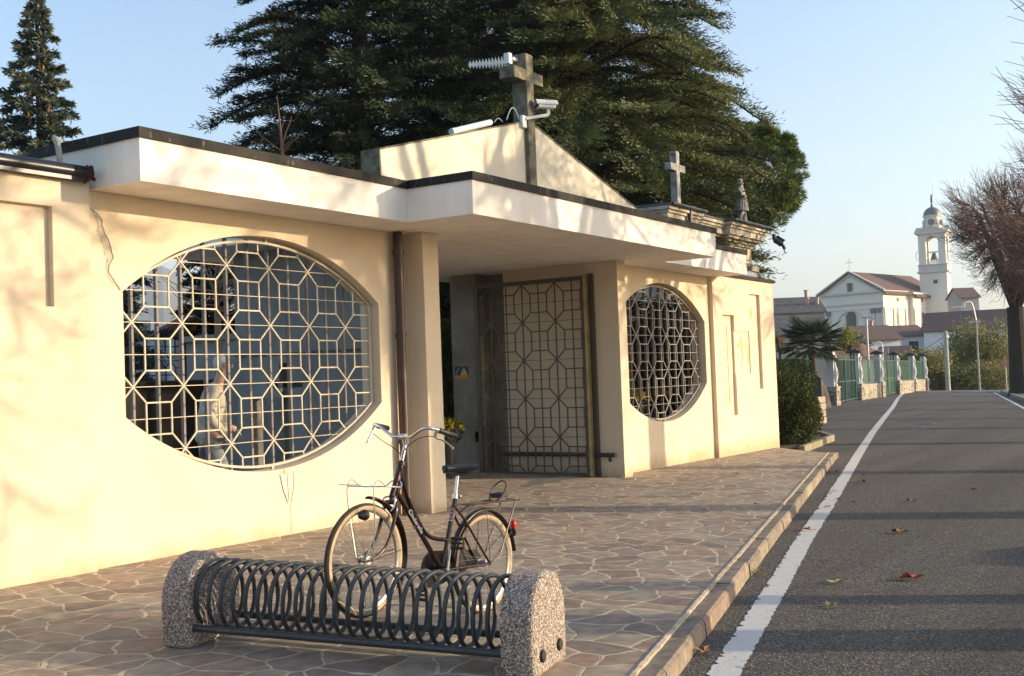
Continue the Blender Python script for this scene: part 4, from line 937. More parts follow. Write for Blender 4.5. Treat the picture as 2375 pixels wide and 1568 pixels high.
b.build('hair', HR, man, smooth=True)
hl = lambda x, y, z: mp3(.145+x, y, 1.725+z/1.03)
b = MB(); b.ball(hl(.092, 0, -.045), (.020, .018, .022), 8, 6); b.build('nose', SKIN, man, smooth=True)
for s_ in (-1, 1):
    MB().ball(hl(.078, .03*s_, -.01), .011, 8, 6).build('eye', BLACK, man, smooth=True)
    MB().ball(hl(.01, .088*s_, -.03), (.016, .014, .030), 8, 6).build('ear', SKIN, man, smooth=True)
MB().bar(hl(.084, -.022, -.085), hl(.084, .022, -.085), .008, .006).build('mouth', mat('lip', (.3, .12, .09), .5), man)
# hands with fingers
for (hx, hy, hz, dx_) in ((.18, -.21, .92, .05), (.29, .21, 1.0, .06)):
    base = Vector(mp3(hx, hy, hz)); J = [(*base, .026, .016)]; E2 = []
    for k in range(4):
        o2 = Vector((.012, (k-1.5)*.019, -.02)); a = len(J); J += [(*(base+o2+Vector((.02, 0, -.03))), .0085), (*(base+o2+Vector((.03, 0, -.055-.004*(k % 3)))), .0075)]; E2 += [(0, a), (a, a+1)]
    a = len(J); s_ = 1 if hy < 0 else -1; J += [(*(base+Vector((.025, .0, .0))), .010), (*(base+Vector((.05, .01*s_, -.02))), .0085)]; E2 += [(0, a), (a, a+1)]
    skin('hand', J, E2, SKIN, man, 1)

# ================================================================== things seen through the openings
t = thing('low_tomb', (11.6, 14.1, .1), 'broad low tomb of polished black stone seen through the left window', 'tomb')
MB().box(10.4, 12.9, 13.6, 14.6, .1, 1.65).box(10.35, 12.95, 13.55, 14.65, 1.65, 1.72).build('slab', mat('black_granite', (.006, .006, .007), .15), t, bevel=.01)
MB().box(11.0, 12.2, 13.1, 13.55, .1, .45).build('step', mat('grey_granite', (.12, .12, .12), .5), t, bevel=.01)
t = thing('burial_chapel', (15.6, 13.9, .1), 'flat-roofed grey concrete burial chapel behind the walking man', 'building')
MB().box(14.0, 18.0, 12.2, 15.55, .05, 2.40).build('wall', CONCD, t); MB().box(13.92, 18.1, 12.1, 15.63, 2.40, 2.50).build('roof', CONC, t)
t = thing('garden_pavilion', (17, 26, 0), 'low house with white piers and orange walls under a red tile roof beyond the cemetery', 'house')
c = at(350, 800, 34)
for i, px in enumerate((322, 372, 405)):
    p = at(px, 830, 33); MB().box(p.x-.25, p.x+.25, p.y-.25, p.y+.25, .1, 3.05 if i else 3.6).build('pier', HWHITE, t)
p0, p1 = at(300, 800, 36), at(470, 800, 38)
MB().bar((p0.x, p0.y, 1.3), (p1.x, p1.y, 1.3), .3, 3.4).build('wall', HORANGE, t)
b = MB(); dr = Vector((-(p1-p0).y, (p1-p0).x, 0)).normalized()*-1
for s_ in (0,):
    e0 = Vector((p0.x, p0.y, 3.0))-dr*.4*-1; e1 = Vector((p1.x, p1.y, 3.0))+dr*.4; up = Vector((0, 0, .75))
    b.add([e0-dr*.9, e1-dr*.9, e1-dr*-2.5+up, e0-dr*-2.5+up, e0-dr*.9-Vector((0,0,.12)), e1-dr*.9-Vector((0,0,.12)), e1+dr*2.5+up-Vector((0,0,.12)), e0+dr*2.5+up-Vector((0,0,.12))], [(0,1,2,3),(4,7,6,5),(0,4,5,1),(1,5,6,2),(2,6,7,3),(3,7,4,0)])
b.build('roof', ROOFR, t)
gq = thing('inner_grille', (15.5, 18.5, .1), 'thin grey lattice screen in front of the orange-walled house', 'screen')
q0, q1 = at(300, 820, 24), at(425, 820, 25.5); dv = (q1-q0); b = MB(); tk, tn = pattern(0, 1.6, .62, (0, dv.xy.length), (.3, 2.7)); LQ = dv.xy.length; dn_ = dv.xy.normalized()
for s_ in tk+tn:
    for (p, q2) in clip_seg(s_[0], s_[1], lambda x, z: 0 < x < LQ and .3 < z < 2.7): b.bar((q0.x+dn_.x*p[0], q0.y+dn_.y*p[0], p[1]), (q0.x+dn_.x*q2[0], q0.y+dn_.y*q2[0], q2[1]), .025, .02)
b.bar((q0.x, q0.y, 2.72), (q1.x, q1.y, 2.72), .06); b.bar((q0.x, q0.y, .1), (q0.x, q0.y, 2.9), .09, up=(1, 0, 0)); b.bar((q1.x, q1.y, .1), (q1.x, q1.y, 2.9), .09, up=(1, 0, 0))
b.build('lattice', GREYBAR, gq)
def house(name, px0, px1, pyt, d0_, d1_, label, wallm, roofm, ridge=1.2, depth=8, zb=-9, over=.4, cat='house', chim=()):
    a = at(px0, pyt, d0_); c = at(px1, pyt, d1_); dv = Vector((c.x-a.x, c.y-a.y, 0)); L_ = dv.length; dv.normalize(); nv = Vector((-dv.y, dv.x, 0))
    if nv.dot(FW) < 0: nv = -nv
    ztop = a.z; t = thing(name, (a.x, a.y, zb), label, cat); P3 = lambda u, w, z: Vector((a.x, a.y, 0))+dv*u+nv*w+Vector((0, 0, z))
    MB().add([P3(0,0,zb), P3(L_,0,zb), P3(L_,depth,zb), P3(0,depth,zb), P3(0,0,ztop), P3(L_,0,ztop), P3(L_,depth,ztop), P3(0,depth,ztop), P3(0,depth/2,ztop+ridge*.97), P3(L_,depth/2,ztop+ridge*.97)],
        [(0,1,5,4), (1,2,6,9,5), (2,3,7,6), (3,0,4,8,7)]).build('wall', wallm, t)
    rf = MB().add([P3(-over,-over,ztop-.05), P3(L_+over,-over,ztop-.05), P3(L_+over,depth/2,ztop+ridge), P3(-over,depth/2,ztop+ridge), P3(L_+over,depth+over,ztop-.05), P3(-over,depth+over,ztop-.05),
        P3(-over,-over,ztop-.2), P3(L_+over,-over,ztop-.2), P3(L_+over,depth/2,ztop+ridge-.15), P3(-over,depth/2,ztop+ridge-.15), P3(L_+over,depth+over,ztop-.2), P3(-over,depth+over,ztop-.2)],
        [(0,1,2,3),(3,2,4,5),(6,9,8,7),(9,11,10,8),(0,6,7,1),(1,7,8,2),(2,8,10,4),(4,10,11,5),(5,11,9,3),(3,9,6,0)]).build('roof', roofm, t)
    for (u, w, hh_) in chim:
        c_ = P3(u*L_, w, ztop+ridge*min(1, w/(depth/2))); MB().box(c_.x-.22, c_.x+.22, c_.y-.22, c_.y+.22, c_.z-.6, c_.z+hh_*.7).box(c_.x-.3, c_.x+.3, c_.y-.3, c_.y+.3, c_.z+hh_*.7, c_.z+hh_*.7+.15).build('chimney', HPINK, rf)
    return t, P3, L_, ztop
house('farmhouse', 352, 445, 795, 70, 69, 'low house with an orange-red tile roof, in front of the mountain, behind the cemetery', HWHITE, ROOFR, 1.0, 8, 0)
house('farmhouse', 470, 530, 787, 90, 90.6, 'pink house half hidden by bare branches behind the cemetery', HPINK, ROOFR, 1.4, 8, 0)
house('pink_house', 1018, 1050, 716, 60, 60.5, 'pink house glimpsed in the gap beside the left entrance pillar', HPINK, ROOFT, 1.5, 8, 0)
MB_ = thing('boundary_wall', (27, 24, .1), 'bluish grey concrete wall behind the cypress in the entrance gap', 'wall')
p0, p1 = at(990, 760, 34), at(1075, 760, 36); MB().bar((p0.x, p0.y, 1.6), (p1.x, p1.y, 1.6), .3, 3.0).build('wall_panel', CONCD, MB_)

def flowers(px, py, d, n_, r_, label, name='chrysanthemum', pot=True):
    c = at(px, py, d); c.z = max(c.z, .3); t = thing(name, (c.x, c.y, .1), label, 'flowers')
    P_ = RNG.normal(size=(n_, 3)); P_ /= np.linalg.norm(P_, axis=1, keepdims=True); P_[:, 2] = np.abs(P_[:, 2])*.9-.25
    P0 = P_*np.array([r_, r_, r_*.8])*RNG.uniform(.8, 1.05, (n_, 1)) + np.array(c)
    PP = np.repeat(P0, 14, axis=0); DD = RNG.normal(size=PP.shape)+np.repeat(P_, 14, axis=0)*1.2
    blades('blossoms', PP, DD, RNG.uniform(.03, .055, len(PP)), .02, RNG.uniform(0, 1, len(PP)), YEL, t)
    Q = RNG.normal(size=(n_*3, 3)); Q /= np.linalg.norm(Q, axis=1, keepdims=True)
    blades('leaves', Q*r_*.8+np.array(c)-np.array([0, 0, r_*.3]), Q, .07, .04, RNG.uniform(0, 1, len(Q)), HEDGEL, t)
    if pot: MB().lathe([(r_*.4, 0), (r_*.55, c.z-.1-r_*.4)], (c.x, c.y, .1), 16).build('pot', mat('grey_stone_pot', (.05, .05, .045), .8), t)
YEL = leafmat('yellow_petals', (.45, .30, .01), (.68, .52, .03), (.80, .70, .10))
HEDGEL = leafmat('hedge_leaves', (.028, .046, .012), (.065, .092, .022), (.17, .19, .055))
flowers(1478, 922, 20.6, 90, .21, 'yellow chrysanthemum on the left behind the right oval window')
flowers(1531, 916, 21.4, 60, .17, 'smaller greenish yellow chrysanthemum on the right behind the right oval window')
flowers(1042, 990, 17.5, 60, .21, 'yellow chrysanthemum bush in the gap beside the left entrance pillar')
# dark cypress in the entrance gap
def cone_shrub(name, px, py, d, r_, h_, label, n_=9000, cat='shrub', lm=None, zb=.1):
    c = at(px, py, d); t = thing(name, (c.x, c.y, zb), label, cat)
    MB().tube([(c.x, c.y, zb-.2), (c.x, c.y, zb+h_*.8)], [.09, .02], 8).build('trunk', BARKD, t)
    z_ = RNG.uniform(0, 1, n_)**1.15; rad = r_*np.sin(np.pi*np.clip(.18+.80*z_, 0, 1))**.8*(1-.25*z_); a = RNG.uniform(0, 2*np.pi, n_); rr2 = rad*RNG.uniform(.65, 1.05, n_)
    P_ = np.stack([c.x+rr2*np.cos(a), c.y+rr2*np.sin(a), zb+.1+z_*h_], 1); D = np.stack([np.cos(a)*.5, np.sin(a)*.5, np.ones(n_)], 1)+RNG.normal(size=(n_, 3))*.3
    blades('foliage', P_, D, RNG.uniform(.10, .2, n_), .05, RNG.uniform(0, .7, n_), lm or HEDGEL, t); return t
cone_shrub('cypress', 1030, 900, 20, .75, 2.3, 'dark clipped cypress in the gap beside the left entrance pillar')

# ================================================================== old gateway behind the wall
og = thing('old_gateway', (23.5, 10, 0), 'old stained stone gateway with a heavy moulded cornice rising behind the right wall', 'gateway')
YG = 9.86
MB().box(21.3, 26.15, YG, 11.2, 0, 4.3).build('wall', TRAV, og)
for x0_, x1_ in ((21.22, 22.2), (24.6, 26.2)):
    MB().box(x0_, x1_, YG-.14, YG, 0, 4.05).build('pilaster', TRAV, og)
b = MB()
steps = [(4.05, 4.12, .03), (4.14, 4.42, .0), (4.42, 4.48, .05), (4.48, 4.54, .10), (4.54, 4.60, .20), (4.60, 4.74, .26), (4.74, 4.80, .30), (4.80, 4.87, .35)]
for (za, zb_, pr) in steps:
    b.box(21.3-pr, 26.2+pr+.02, YG-pr, 11.2, za, zb_)
    for x0_, x1_ in ((21.22, 22.25), (24.55, 26.25)): b.box(x0_-pr, x1_+pr, YG-.16-pr, YG-pr+.001 if False else YG+.2, za+.001, zb_-.001)
b.build('cornice', TRAV, og)
b = MB(); b.box(21.0, 26.6, YG-.38, 11.2, 4.871, 4.90)
for x0_, x1_ in ((20.86, 22.62), (24.18, 26.68)): b.box(x0_, x1_, YG-.56, 11.22, 4.874, 4.925)
b.tube([(20.9, YG-.57, 4.90), (22.6, YG-.57, 4.90)], .035, 8); b.tube([(24.2, YG-.57, 4.90), (26.7, YG-.57, 4.90)], .035, 8); b.build('gutter', mat('black_lead_gutter', (.04, .045, .045), .4), og)
MB().box(26.0, 26.5, YG-.25, YG+.4, 3.88, 4.0).box(26.05, 26.42, YG-.2, YG+.4, 3.76, 3.88).build('capital', TRAV, og)
MB().tube([(21.9, YG-.5, 4.86), (21.9, YG-.45, 4.2)], .05, 10).build('rain_pipe', mat('black_pipe', (.03, .03, .03), .4), og)
cr2 = MB(); cx_ = 22.05; YC = 9.8
zc2 = lambda z: 1.57+(z-1.57)*YC/9.5; xc2 = lambda x: x*YC/9.5
cr2.bar((xc2(21.54), YC, zc2(4.9)), (xc2(21.54), YC, zc2(6.04)), .17, .15, up=(0, 1, 0)); cr2.bar((xc2(21.2), YC, zc2(5.705)), (xc2(21.455), YC, zc2(5.705)), .15, .15); cr2.bar((xc2(21.625), YC, zc2(5.705)), (xc2(21.9), YC, zc2(5.705)), .15, .15)
for dx in (-.10, .10): cr2.box(xc2(21.54)+dx-.025, xc2(21.54)+dx+.025, YC-.07, YC+.07, zc2(5.98), zc2(6.0))
oc = cr2.build('roof_cross', STONEG, og, bevel=.012)
st = thing('stone_statue', (26.1, 9.95, 4.92), 'weathered grey stone statue of a robed figure seen from behind on the old gateway', 'statue')
def sp(x, y, z, *r_): return (26.12+x, 9.85+y, 4.93+z, *r_)
skin('figure', [sp(0, 0, .50, .13, .12), sp(0, 0, .72, .12, .11), sp(0, 0, .92, .14, .10), sp(.0, .0, 1.03, .055), sp(.0, .02, 1.14, .085, .085), sp(.0, .02, 1.19, .07, .07),
     sp(-.13, .02, .90, .055), sp(-.15, .08, .70, .05), sp(-.05, .16, .75, .045), sp(.13, .02, .90, .055), sp(.15, .08, .72, .05), sp(.05, .17, .80, .045),
     sp(.08, .02, .30, .12, .11), sp(.12, .0, .05, .11, .10), sp(-.09, .0, .30, .06), sp(-.13, .0, .05, .05)],
     [(0,1),(1,2),(2,3),(3,4),(4,5),(2,6),(6,7),(7,8),(2,9),(9,10),(10,11),(0,12),(12,13),(0,14),(14,15)], STONEG, st)
b = MB()
for a in range(0, 360, 20):
    x_, y_ = math.cos(R(a)), math.sin(R(a)); b.tube([sp(.13*x_, .11*y_, .78)[:3], sp(.155*x_, .13*y_, .60)[:3], sp(.175*x_, .15*y_, .40)[:3]], [.018, .03, .034], 6)
b.build('tunic', STONEG, st, smooth=True); MB().box(25.85, 26.4, 9.65, 10.1, 4.9, 4.95).build('plinth', STONEG, st)
b = MB()
for a in range(20, 340, 30): b.ball(sp(.075*math.cos(R(a)), .02+.075*math.sin(R(a)), 1.07), .028, 6, 5)
b.build('hair', STONEG, st, smooth=True)
gp = at(1802, 545, 27.0); sd3 = Vector((.75, -.55, 0))
gg = thing('dragon_spout', gp, 'black wrought-iron winged dragon water spout at the cornice corner', 'gargoyle')
IRON = mat('black_iron', (.02, .025, .025), .45)
b = MB(); P_ = [at(1795, 543, 27.0), at(1797, 556, 27.0), at(1806, 562, 27.0), at(1816, 570, 27.0), at(1820, 578, 27.0)]
b.tube(curve(P_, 5), [.05]*6+[.07]*8+[.04]*7, 8); b.build('body', IRON, gg, smooth=True)
b = MB(); w0 = [at(1801, 558, 27), at(1805, 546, 27), at(1812, 551, 27), at(1822, 557, 27), at(1817, 561, 27), at(1812, 566, 27)]
b.add([tuple(p) for p in w0]+[tuple(p+Vector((.03, .05, 0))) for p in w0], [(0,1,2,3,4,5), (11,10,9,8,7,6)]+[(i, (i+1) % 6, (i+1) % 6+6, i+6) for i in range(6)]); b.build('wing', IRON, gg)
b = MB(); b.tube(curve([at(1820, 577, 27), at(1819, 583, 27), at(1822, 587, 27), at(1824, 585, 27)], 5), .012, 6); b.build('tongue', IRON, gg)

# ================================================================== fallen leaves
LEAFM = [mat('rust_leaf', (.30, .07, .025), .7, var=.3, vscale=30), mat('brown_leaf', (.22, .11, .05), .8, var=.3, vscale=30), mat('yellow_leaf', (.42, .34, .12), .7, var=.3, vscale=30)]
zk = lambda x, y: ((2300+x/1.6433)/1.7246, (1750+y/1.6433)/1.7246); z7 = lambda x, y: ((3500+x/1.4195)/1.7246, (1600+y/1.4195)/1.7246)
LV = [(zk(1190, 890), 2, .17, 'curled pale yellow leaf against the kerb'), (zk(1715, 955), 2, .17, 'green-yellow leaf on the asphalt, nearest pale leaf but one'), (zk(1690, 1110), 2, .13, 'nearest pale green-yellow leaf on the asphalt'),
      (zk(1508, 610), 0, .16, 'crumpled dark red leaf on the white line'), (zk(1660, 459), 0, .11, 'small crumpled red leaf further up the white line'), (zk(850, 1420), 1, .17, 'brown leaf lying beside the white line at the bottom of the photo'),
      (z7(210, 1018), 0, .22, 'largest rust-red curled leaf in the middle of the asphalt'), (z7(208, 574), 1, .15, 'dark leaf on the asphalt up the road, level with the round bush'), (z7(145, 754), 1, .2, 'thin pale twig-like leaf above the largest rust-red leaf'), (z7(35, 318), 2, .12, 'yellow leaf near the top of the nearer asphalt'), (z7(562, 511), 1, .14, 'small orange leaf at the right side of the asphalt'), (z7(285, 1362), 1, .08, 'faint brown leaf in the dark band at the bottom right'),
      (zk(1890, 252), 1, .15, 'brown leaf just right of the white line, level with the kerb\'s far end'), (zk(1880, 297), 1, .2, 'flat pale brown leaf below the one level with the kerb\'s far end'), (zk(1740, 411), 0, .14, 'reddish leaf right of the white line, level with the left entrance pillar foot'), (zk(1845, 427), 0, .1, 'small red leaf further right of the one level with the entrance pillar foot'), (zk(1675, 801), 1, .1, 'small brown leaf halfway between the white line and the pale leaves'), (zk(1755, 622), 2, .07, 'tiny yellowish leaf right of the crumpled dark red leaf'), (zk(1700, 356), 1, .08, 'small brown leaf on the edge of the white line, upper one'), (zk(1675, 372), 0, .08, 'small red leaf on the edge of the white line, lower one'), (zk(1720, 225), 1, .12, 'brown leaf in the strip between kerb and white line'), (zk(1145, 1504), 2, .06, 'tiny yellow leaf touching the right edge of the white line near the bottom'),
      (zk(1060, 241), 1, .13, 'brown leaf on the paving in front of the right oval window'), (zk(1195, 442), 1, .10, 'small reddish leaf in the middle of the paving')]
for (pxy, mi, sz, lab) in LV:
    onp = lab and 'paving' in lab; p = gnd(*pxy, dz=(0.003 if onp else -.102)); a0 = random.uniform(0, 6.28); v = [(0, 0, .012)]; n = 15
    for k in range(n):
        a = 2*math.pi*k/n; r_ = sz*.5*(1.0 if k % 3 == 0 else (.55 if k % 3 == 1 else .72))*random.uniform(.8, 1.1)
        v.append((r_*math.cos(a), r_*math.sin(a)*.8, .004+.25*sz*abs(math.sin(a*1.5+a0))*random.uniform(.3, 1)))
    b = MB(); b.M = Matrix.Translation(p) @ Matrix.Rotation(a0, 4, 'Z'); b.add(v, [(0, k+1, (k+1) % n+1) for k in range(n)])
    b.tube([(-sz*.3, 0, .004), (-sz*.75, .01, .01)], .0022, 4)
    o = b.build('fallen_leaf', LEAFM[mi], fix=False); tag(o, lab or 'small dry leaf lying on the asphalt away from the others', 'leaf', 'fallen leaves on the asphalt' if not onp else 'fallen leaves on the paving')
# ================================================================== trees
CEDL = leafmat('cedar_needles', (.008, .016, .008), (.020, .034, .014), (.050, .066, .020), trans=.12)
CEDG = leafmat('olive_cedar_needles', (.026, .038, .014), (.080, .100, .034), (.19, .20, .065), trans=.2)
SPRL = leafmat('blue_spruce_needles', (.045, .06, .038), (.10, .125, .085), (.19, .21, .15), trans=.15)
PINL = leafmat('pine_needles', (.030, .055, .010), (.090, .135, .024), (.20, .24, .045), trans=.2)
AUTL = leafmat('autumn_leaves', (.09, .10, .035), (.20, .20, .06), (.40, .34, .10), trans=.35)
YGRL = leafmat('yellow_green_leaves', (.06, .08, .02), (.16, .17, .03), (.36, .32, .06), trans=.35)
PALL = leafmat('palm_leaves', (.010, .020, .008), (.022, .045, .016), (.06, .09, .04), trans=.15)
def conifer(name, base, h, z_lo, prof, label, lm, nbr=120, seg=16, dens=30, droop=.25, up=.15, blen=.20, bwid=.035, cones=False, trunk_r=.35, cat='tree', flat_dir=None):
    base = Vector(base); t = thing(name, base, label, cat)
    tb = MB(); tb.tube([base+Vector((0.0, 0, -.5)), base+Vector((.05, .05, h*.4)), base+Vector((0, 0, h))], [trunk_r, trunk_r*.7, .03], 10)
    PP, DD, TT = [], [], []
    for i in range(nbr):
        f = (i+RNG.uniform(0, 1))/nbr; z = z_lo+(h-z_lo)*f; Lb = np.interp(f, [p[0] for p in prof], [p[1] for p in prof])*RNG.uniform(.80, 1.05)
        a = i*2.39996+RNG.normal()*.25; ct = RNG.uniform(0, 1)
        s = np.linspace(0, 1, seg); x = Lb*s; zz = z+Lb*(up*s - droop*s*s)*1.0+Lb*.06*np.sin(s*5+i)
        B = np.stack([base.x+x*math.cos(a), base.y+x*math.sin(a), base.z+zz], 1)
        tb.tube([tuple(p) for p in B[::3]], [max(.012, .06*Lb/5*(1-k/(len(B[::3])))+.008) for k in range(len(B[::3]))], 5, caps=False)
        # side sprays lying in a near-horizontal plane
        m_ = int(dens*Lb); s2 = RNG.uniform(.12, 1.0, m_)**.8; side = RNG.choice([-1, 1], m_); sl_ = Lb*.30*(1-s2*.55)*RNG.uniform(.3, 1.1, m_)
        px_ = np.interp(s2, s, B[:, 0]); py_ = np.interp(s2, s, B[:, 1]); pz_ = np.interp(s2, s, B[:, 2])
        an = a+side*RNG.uniform(.6, 1.1, m_); k = 5
        for j in range(k):
            q = (j+RNG.uniform(0, 1, m_))/k
            P_ = np.stack([px_+np.cos(an)*sl_*q, py_+np.sin(an)*sl_*q, pz_+sl_*q*RNG.uniform(-.22, .08, m_)+RNG.normal(size=m_)*.03], 1)
            D = np.stack([np.cos(an), np.sin(an), RNG.uniform(-.35, .25, m_)], 1)+RNG.normal(size=(m_, 3))*.35
            PP.append(P_); DD.append(D); TT.append(np.clip(ct*.5+.25*s2+RNG.uniform(-.1, .35, m_), 0, 1))
        m3 = int(dens*.7*Lb); s3 = RNG.uniform(.2, 1, m3); P_ = np.stack([np.interp(s3, s, B[:, 0]), np.interp(s3, s, B[:, 1]), np.interp(s3, s, B[:, 2])], 1)
        D = np.stack([np.full(m3, math.cos(a)), np.full(m3, math.sin(a)), RNG.uniform(-.6, .4, m3)], 1)+RNG.normal(size=(m3, 3))*.5
        PP.append(P_); DD.append(D); TT.append(np.clip(ct*.5+.25*s3+RNG.uniform(-.1, .35, m3), 0, 1))
    P_ = np.concatenate(PP); D = np.concatenate(DD); T_ = np.concatenate(TT); N = len(P_)
    tb.build('trunk', BARKD, t); blades('crown', P_, D, RNG.uniform(.6, 1.25, N)*blen, RNG.uniform(.7, 1.2, N)*bwid, T_, lm, t)
    if cones:
        c0_ = MB().lathe([(.002, 0), (.024, -.03), (.027, -.09), (.004, -.14)], tuple(base), 6).build('cone', mat('orange_brown_cones', (.38, .15, .06), .7), t); k_ = 0
        for i_ in RNG.choice(N, 400):
            if P_[i_][2] < base.z+h*.35 or k_ > 85: continue
            k_ += 1; c_ = c0_ if k_ == 1 else c0_.copy()
            if k_ > 1: COL.objects.link(c_)
            c_.location = Vector(P_[i_])-base-Vector((0, 0, .03))
    return t
def ground_pt(px, d): 
    p = at(px, 850, d); return (p.x, p.y, .1)
PF = [(0, 4.0), (.2, 4.4), (.45, 4.3), (.7, 3.2), (.9, 1.8), (1, .4)]
conifer('cedar_tree', ground_pt(860, 27), 17.5, 1.8, [(0, 3.2), (.25, 3.6), (.42, 3.5), (.55, 2.8), (.8, 2.0), (1, .3)], 'large very dark cedar behind the canopy, left of the stone cross', CEDL, nbr=340, dens=92, blen=.15, bwid=.027)
conifer('cedar_tree', ground_pt(1120, 33), 17.5, 2, PF, 'dark cedar directly behind the stone cross, between the two larger ones', CEDL, nbr=210, dens=34, blen=.24, bwid=.042)
conifer('cedar_tree', ground_pt(1370, 30), 18.0, 4.6, [(0, 4.9), (.25, 4.9), (.42, 4.3), (.56, 3.6), (.8, 2.4), (1, .4)], 'large olive-green sunlit cedar behind the old gateway, right of the stone cross', CEDG, nbr=350, dens=84, blen=.155, bwid=.028, droop=.38)
conifer('cedar_tree', ground_pt(1585, 35), 11.0, 6.3, [(0, 2.3), (.4, 2.6), (.7, 2.0), (1, .4)], 'lower olive cedar filling the gap behind the statue', CEDG, nbr=110, dens=75, blen=.17, bwid=.042, droop=.38)
conifer('spruce_tree', ground_pt(104, 24), 9.95, 1.0, [(0, 2.7), (.3, 2.2), (.5, 1.45), (.68, .9), (.85, .5), (1, .1)], 'narrow blue-green spruce with hanging orange cones at the far left', SPRL, nbr=190, dens=95, droop=.10, up=.05, blen=.13, bwid=.038, cones=True, trunk_r=.16)
conifer('spruce_tree', ground_pt(525, 24), 6.2, 2.0, [(0, .9), (.4, 1.0), (1, .2)], 'dark fir seen through the left oval window', CEDL, nbr=90, dens=70, blen=.14, bwid=.035, trunk_r=.12)
# stone pine
pc = at(1752, 412, 43); t = thing('stone_pine', (pc.x, pc.y, 0), 'rounded bright green stone pine at the right edge of the cedars', 'tree')
pb0 = at(1690, 850, 43); MB().tube([(pb0.x, pb0.y, -1), (pb0.x+.1, pb0.y, pc.z-2.6), (pc.x, pc.y, pc.z-.5)], [.35, .28, .2], 10).build('trunk', BARK, t)
lb = MB(); PP, DD, TT = [], [], []
for i in range(520):
    v = RNG.normal(size=3); v /= np.linalg.norm(v); r_ = RNG.uniform(.45, 1.0)**.5
    c = np.array(pc)+v*r_*np.array([1.75, 1.75, 1.95])*(1+.12*math.sin(v[0]*7)*math.cos(v[2]*6)); 
    if i % 6 == 0: lb.tube([(pc.x, pc.y, pc.z-1.0), tuple(np.array(pc)*.4+c*.6-np.array([0, 0, .15])), tuple(c)], [.05, .03, .012], 4, caps=False)
    m_ = 90; D = RNG.normal(size=(m_, 3)); D /= np.linalg.norm(D, axis=1, keepdims=True); D = D+v*.4+np.array([0, 0, .55])
    PP.append(np.tile(c, (m_, 1))+D*.04); DD.append(D); TT.append(np.clip(RNG.uniform(0, .7)+RNG.uniform(0, .3, m_), 0, 1))
lb.build('limbs', BARK, t); blades('crown', np.concatenate(PP), np.concatenate(DD), .26, .028, np.concatenate(TT), PINL, t)

# bare trees: numpy-free recursive shoots
def bare_tree(base, h, label, name='bare_tree', trunk_r=.4, limbs=9, shoots=1400, crown_c=6.0, crown_r=4.0, crown_rz=None, seedv=1, tr=.010, down=.0, lh=.35, mt=None, group=None, subs=4):
    rs = random.Random(seedv); base = Vector(base); t = thing(name, base, label, 'tree', group); crz = crown_rz or crown_r
    tb = MB(); top = base+Vector((rs.uniform(-.2, .2), rs.uniform(-.2, .2), h*lh)); tb.tube([base-Vector((0, 0, .4)), base+Vector((0, 0, .3)), base.lerp(top, .6), top], [trunk_r*1.5, trunk_r*1.05, trunk_r*.9, trunk_r*.85], 12)
    cc = base+Vector((0, 0, crown_c)); ends = []
    for i in range(limbs):
        a = i*2.4+rs.uniform(-.3, .3); e = Vector((math.cos(a), math.sin(a), rs.uniform(-.35, .9))).normalized(); tgt = cc+Vector((e.x*crown_r, e.y*crown_r, e.z*crz))*rs.uniform(.45, .65)
        mid = top.lerp(tgt, .5)+Vector((rs.uniform(-.3, .3), rs.uniform(-.3, .3), rs.uniform(.0, .5))); P_ = curve([top-Vector((0, 0, .3)), mid, tgt], 5); r0 = trunk_r*.42
        tb.tube(P_, [r0*(1-.75*k/(len(P_)-1)) for k in range(len(P_))], 7, caps=False)
        for k in range(3, len(P_)): ends.append((P_[k], r0*(1-.75*k/(len(P_)-1))))
        for _ in range(subs):
            s0_ = P_[rs.randint(4, len(P_)-1)]; e2 = (s0_-cc+Vector((rs.uniform(-1, 1), rs.uniform(-1, 1), rs.uniform(-.2, 1))*1)*1.0).normalized(); q2 = s0_+e2*crown_r*rs.uniform(.2, .42)
            P2 = curve([s0_, s0_.lerp(q2, .5)+Vector((0, 0, rs.uniform(-.1, .25))), q2], 4); tb.tube(P2, [r0*.22*(1-.7*k2/(len(P2)-1)) for k2 in range(len(P2))], 5, caps=False)
            for p_ in P2[2:]: ends.append((p_, r0*.1))
    tb.build('trunk', BARKD if mt is None else mt, t)
    b = MB()
    for i in range(shoots):
        p_, r0 = rs.choice(ends); o_ = p_-cc; o_.z *= crown_r/crz
        e = (o_.normalized()*1.0+Vector((rs.gauss(0, .45), rs.gauss(0, .45), rs.gauss(.05, .45)))).normalized(); L_ = crown_r*rs.uniform(.16, .42)
        a1 = p_+e*L_*.5+Vector((0, 0, -.02*L_)); a2 = p_+e*L_*.95+Vector((0, 0, (.42-down)*L_*rs.uniform(.3, 1.5)))
        b.tube([p_, a1, a2], [tr*1.3, tr, tr*.45], 3, caps=False)
        for _ in range(2):
            m0 = p_.lerp(a2, rs.uniform(.3, .8)); e3 = (e+Vector((rs.gauss(0, .5), rs.gauss(0, .5), rs.gauss(.25, .3)))).normalized(); b.tube([m0, m0+e3*L_*.45], [tr*.7, tr*.35], 3, caps=False)
    b.build('twigs', TWIG, t); return t
def verge(x, off_=1.2): y = -4.15+0.2165*x-off_; return (x, y, G(x, y)+.02)
GRP = 'bare trees along the right verge'
big = bare_tree(verge(71.0, .6), 13, 'large leafless round-headed tree at the right edge with its whole dark trunk showing', trunk_r=.55, limbs=13, shoots=2300, crown_c=9.7, crown_r=4.0, crown_rz=5.6, seedv=3, tr=.014, lh=.38, group=GRP, subs=6)
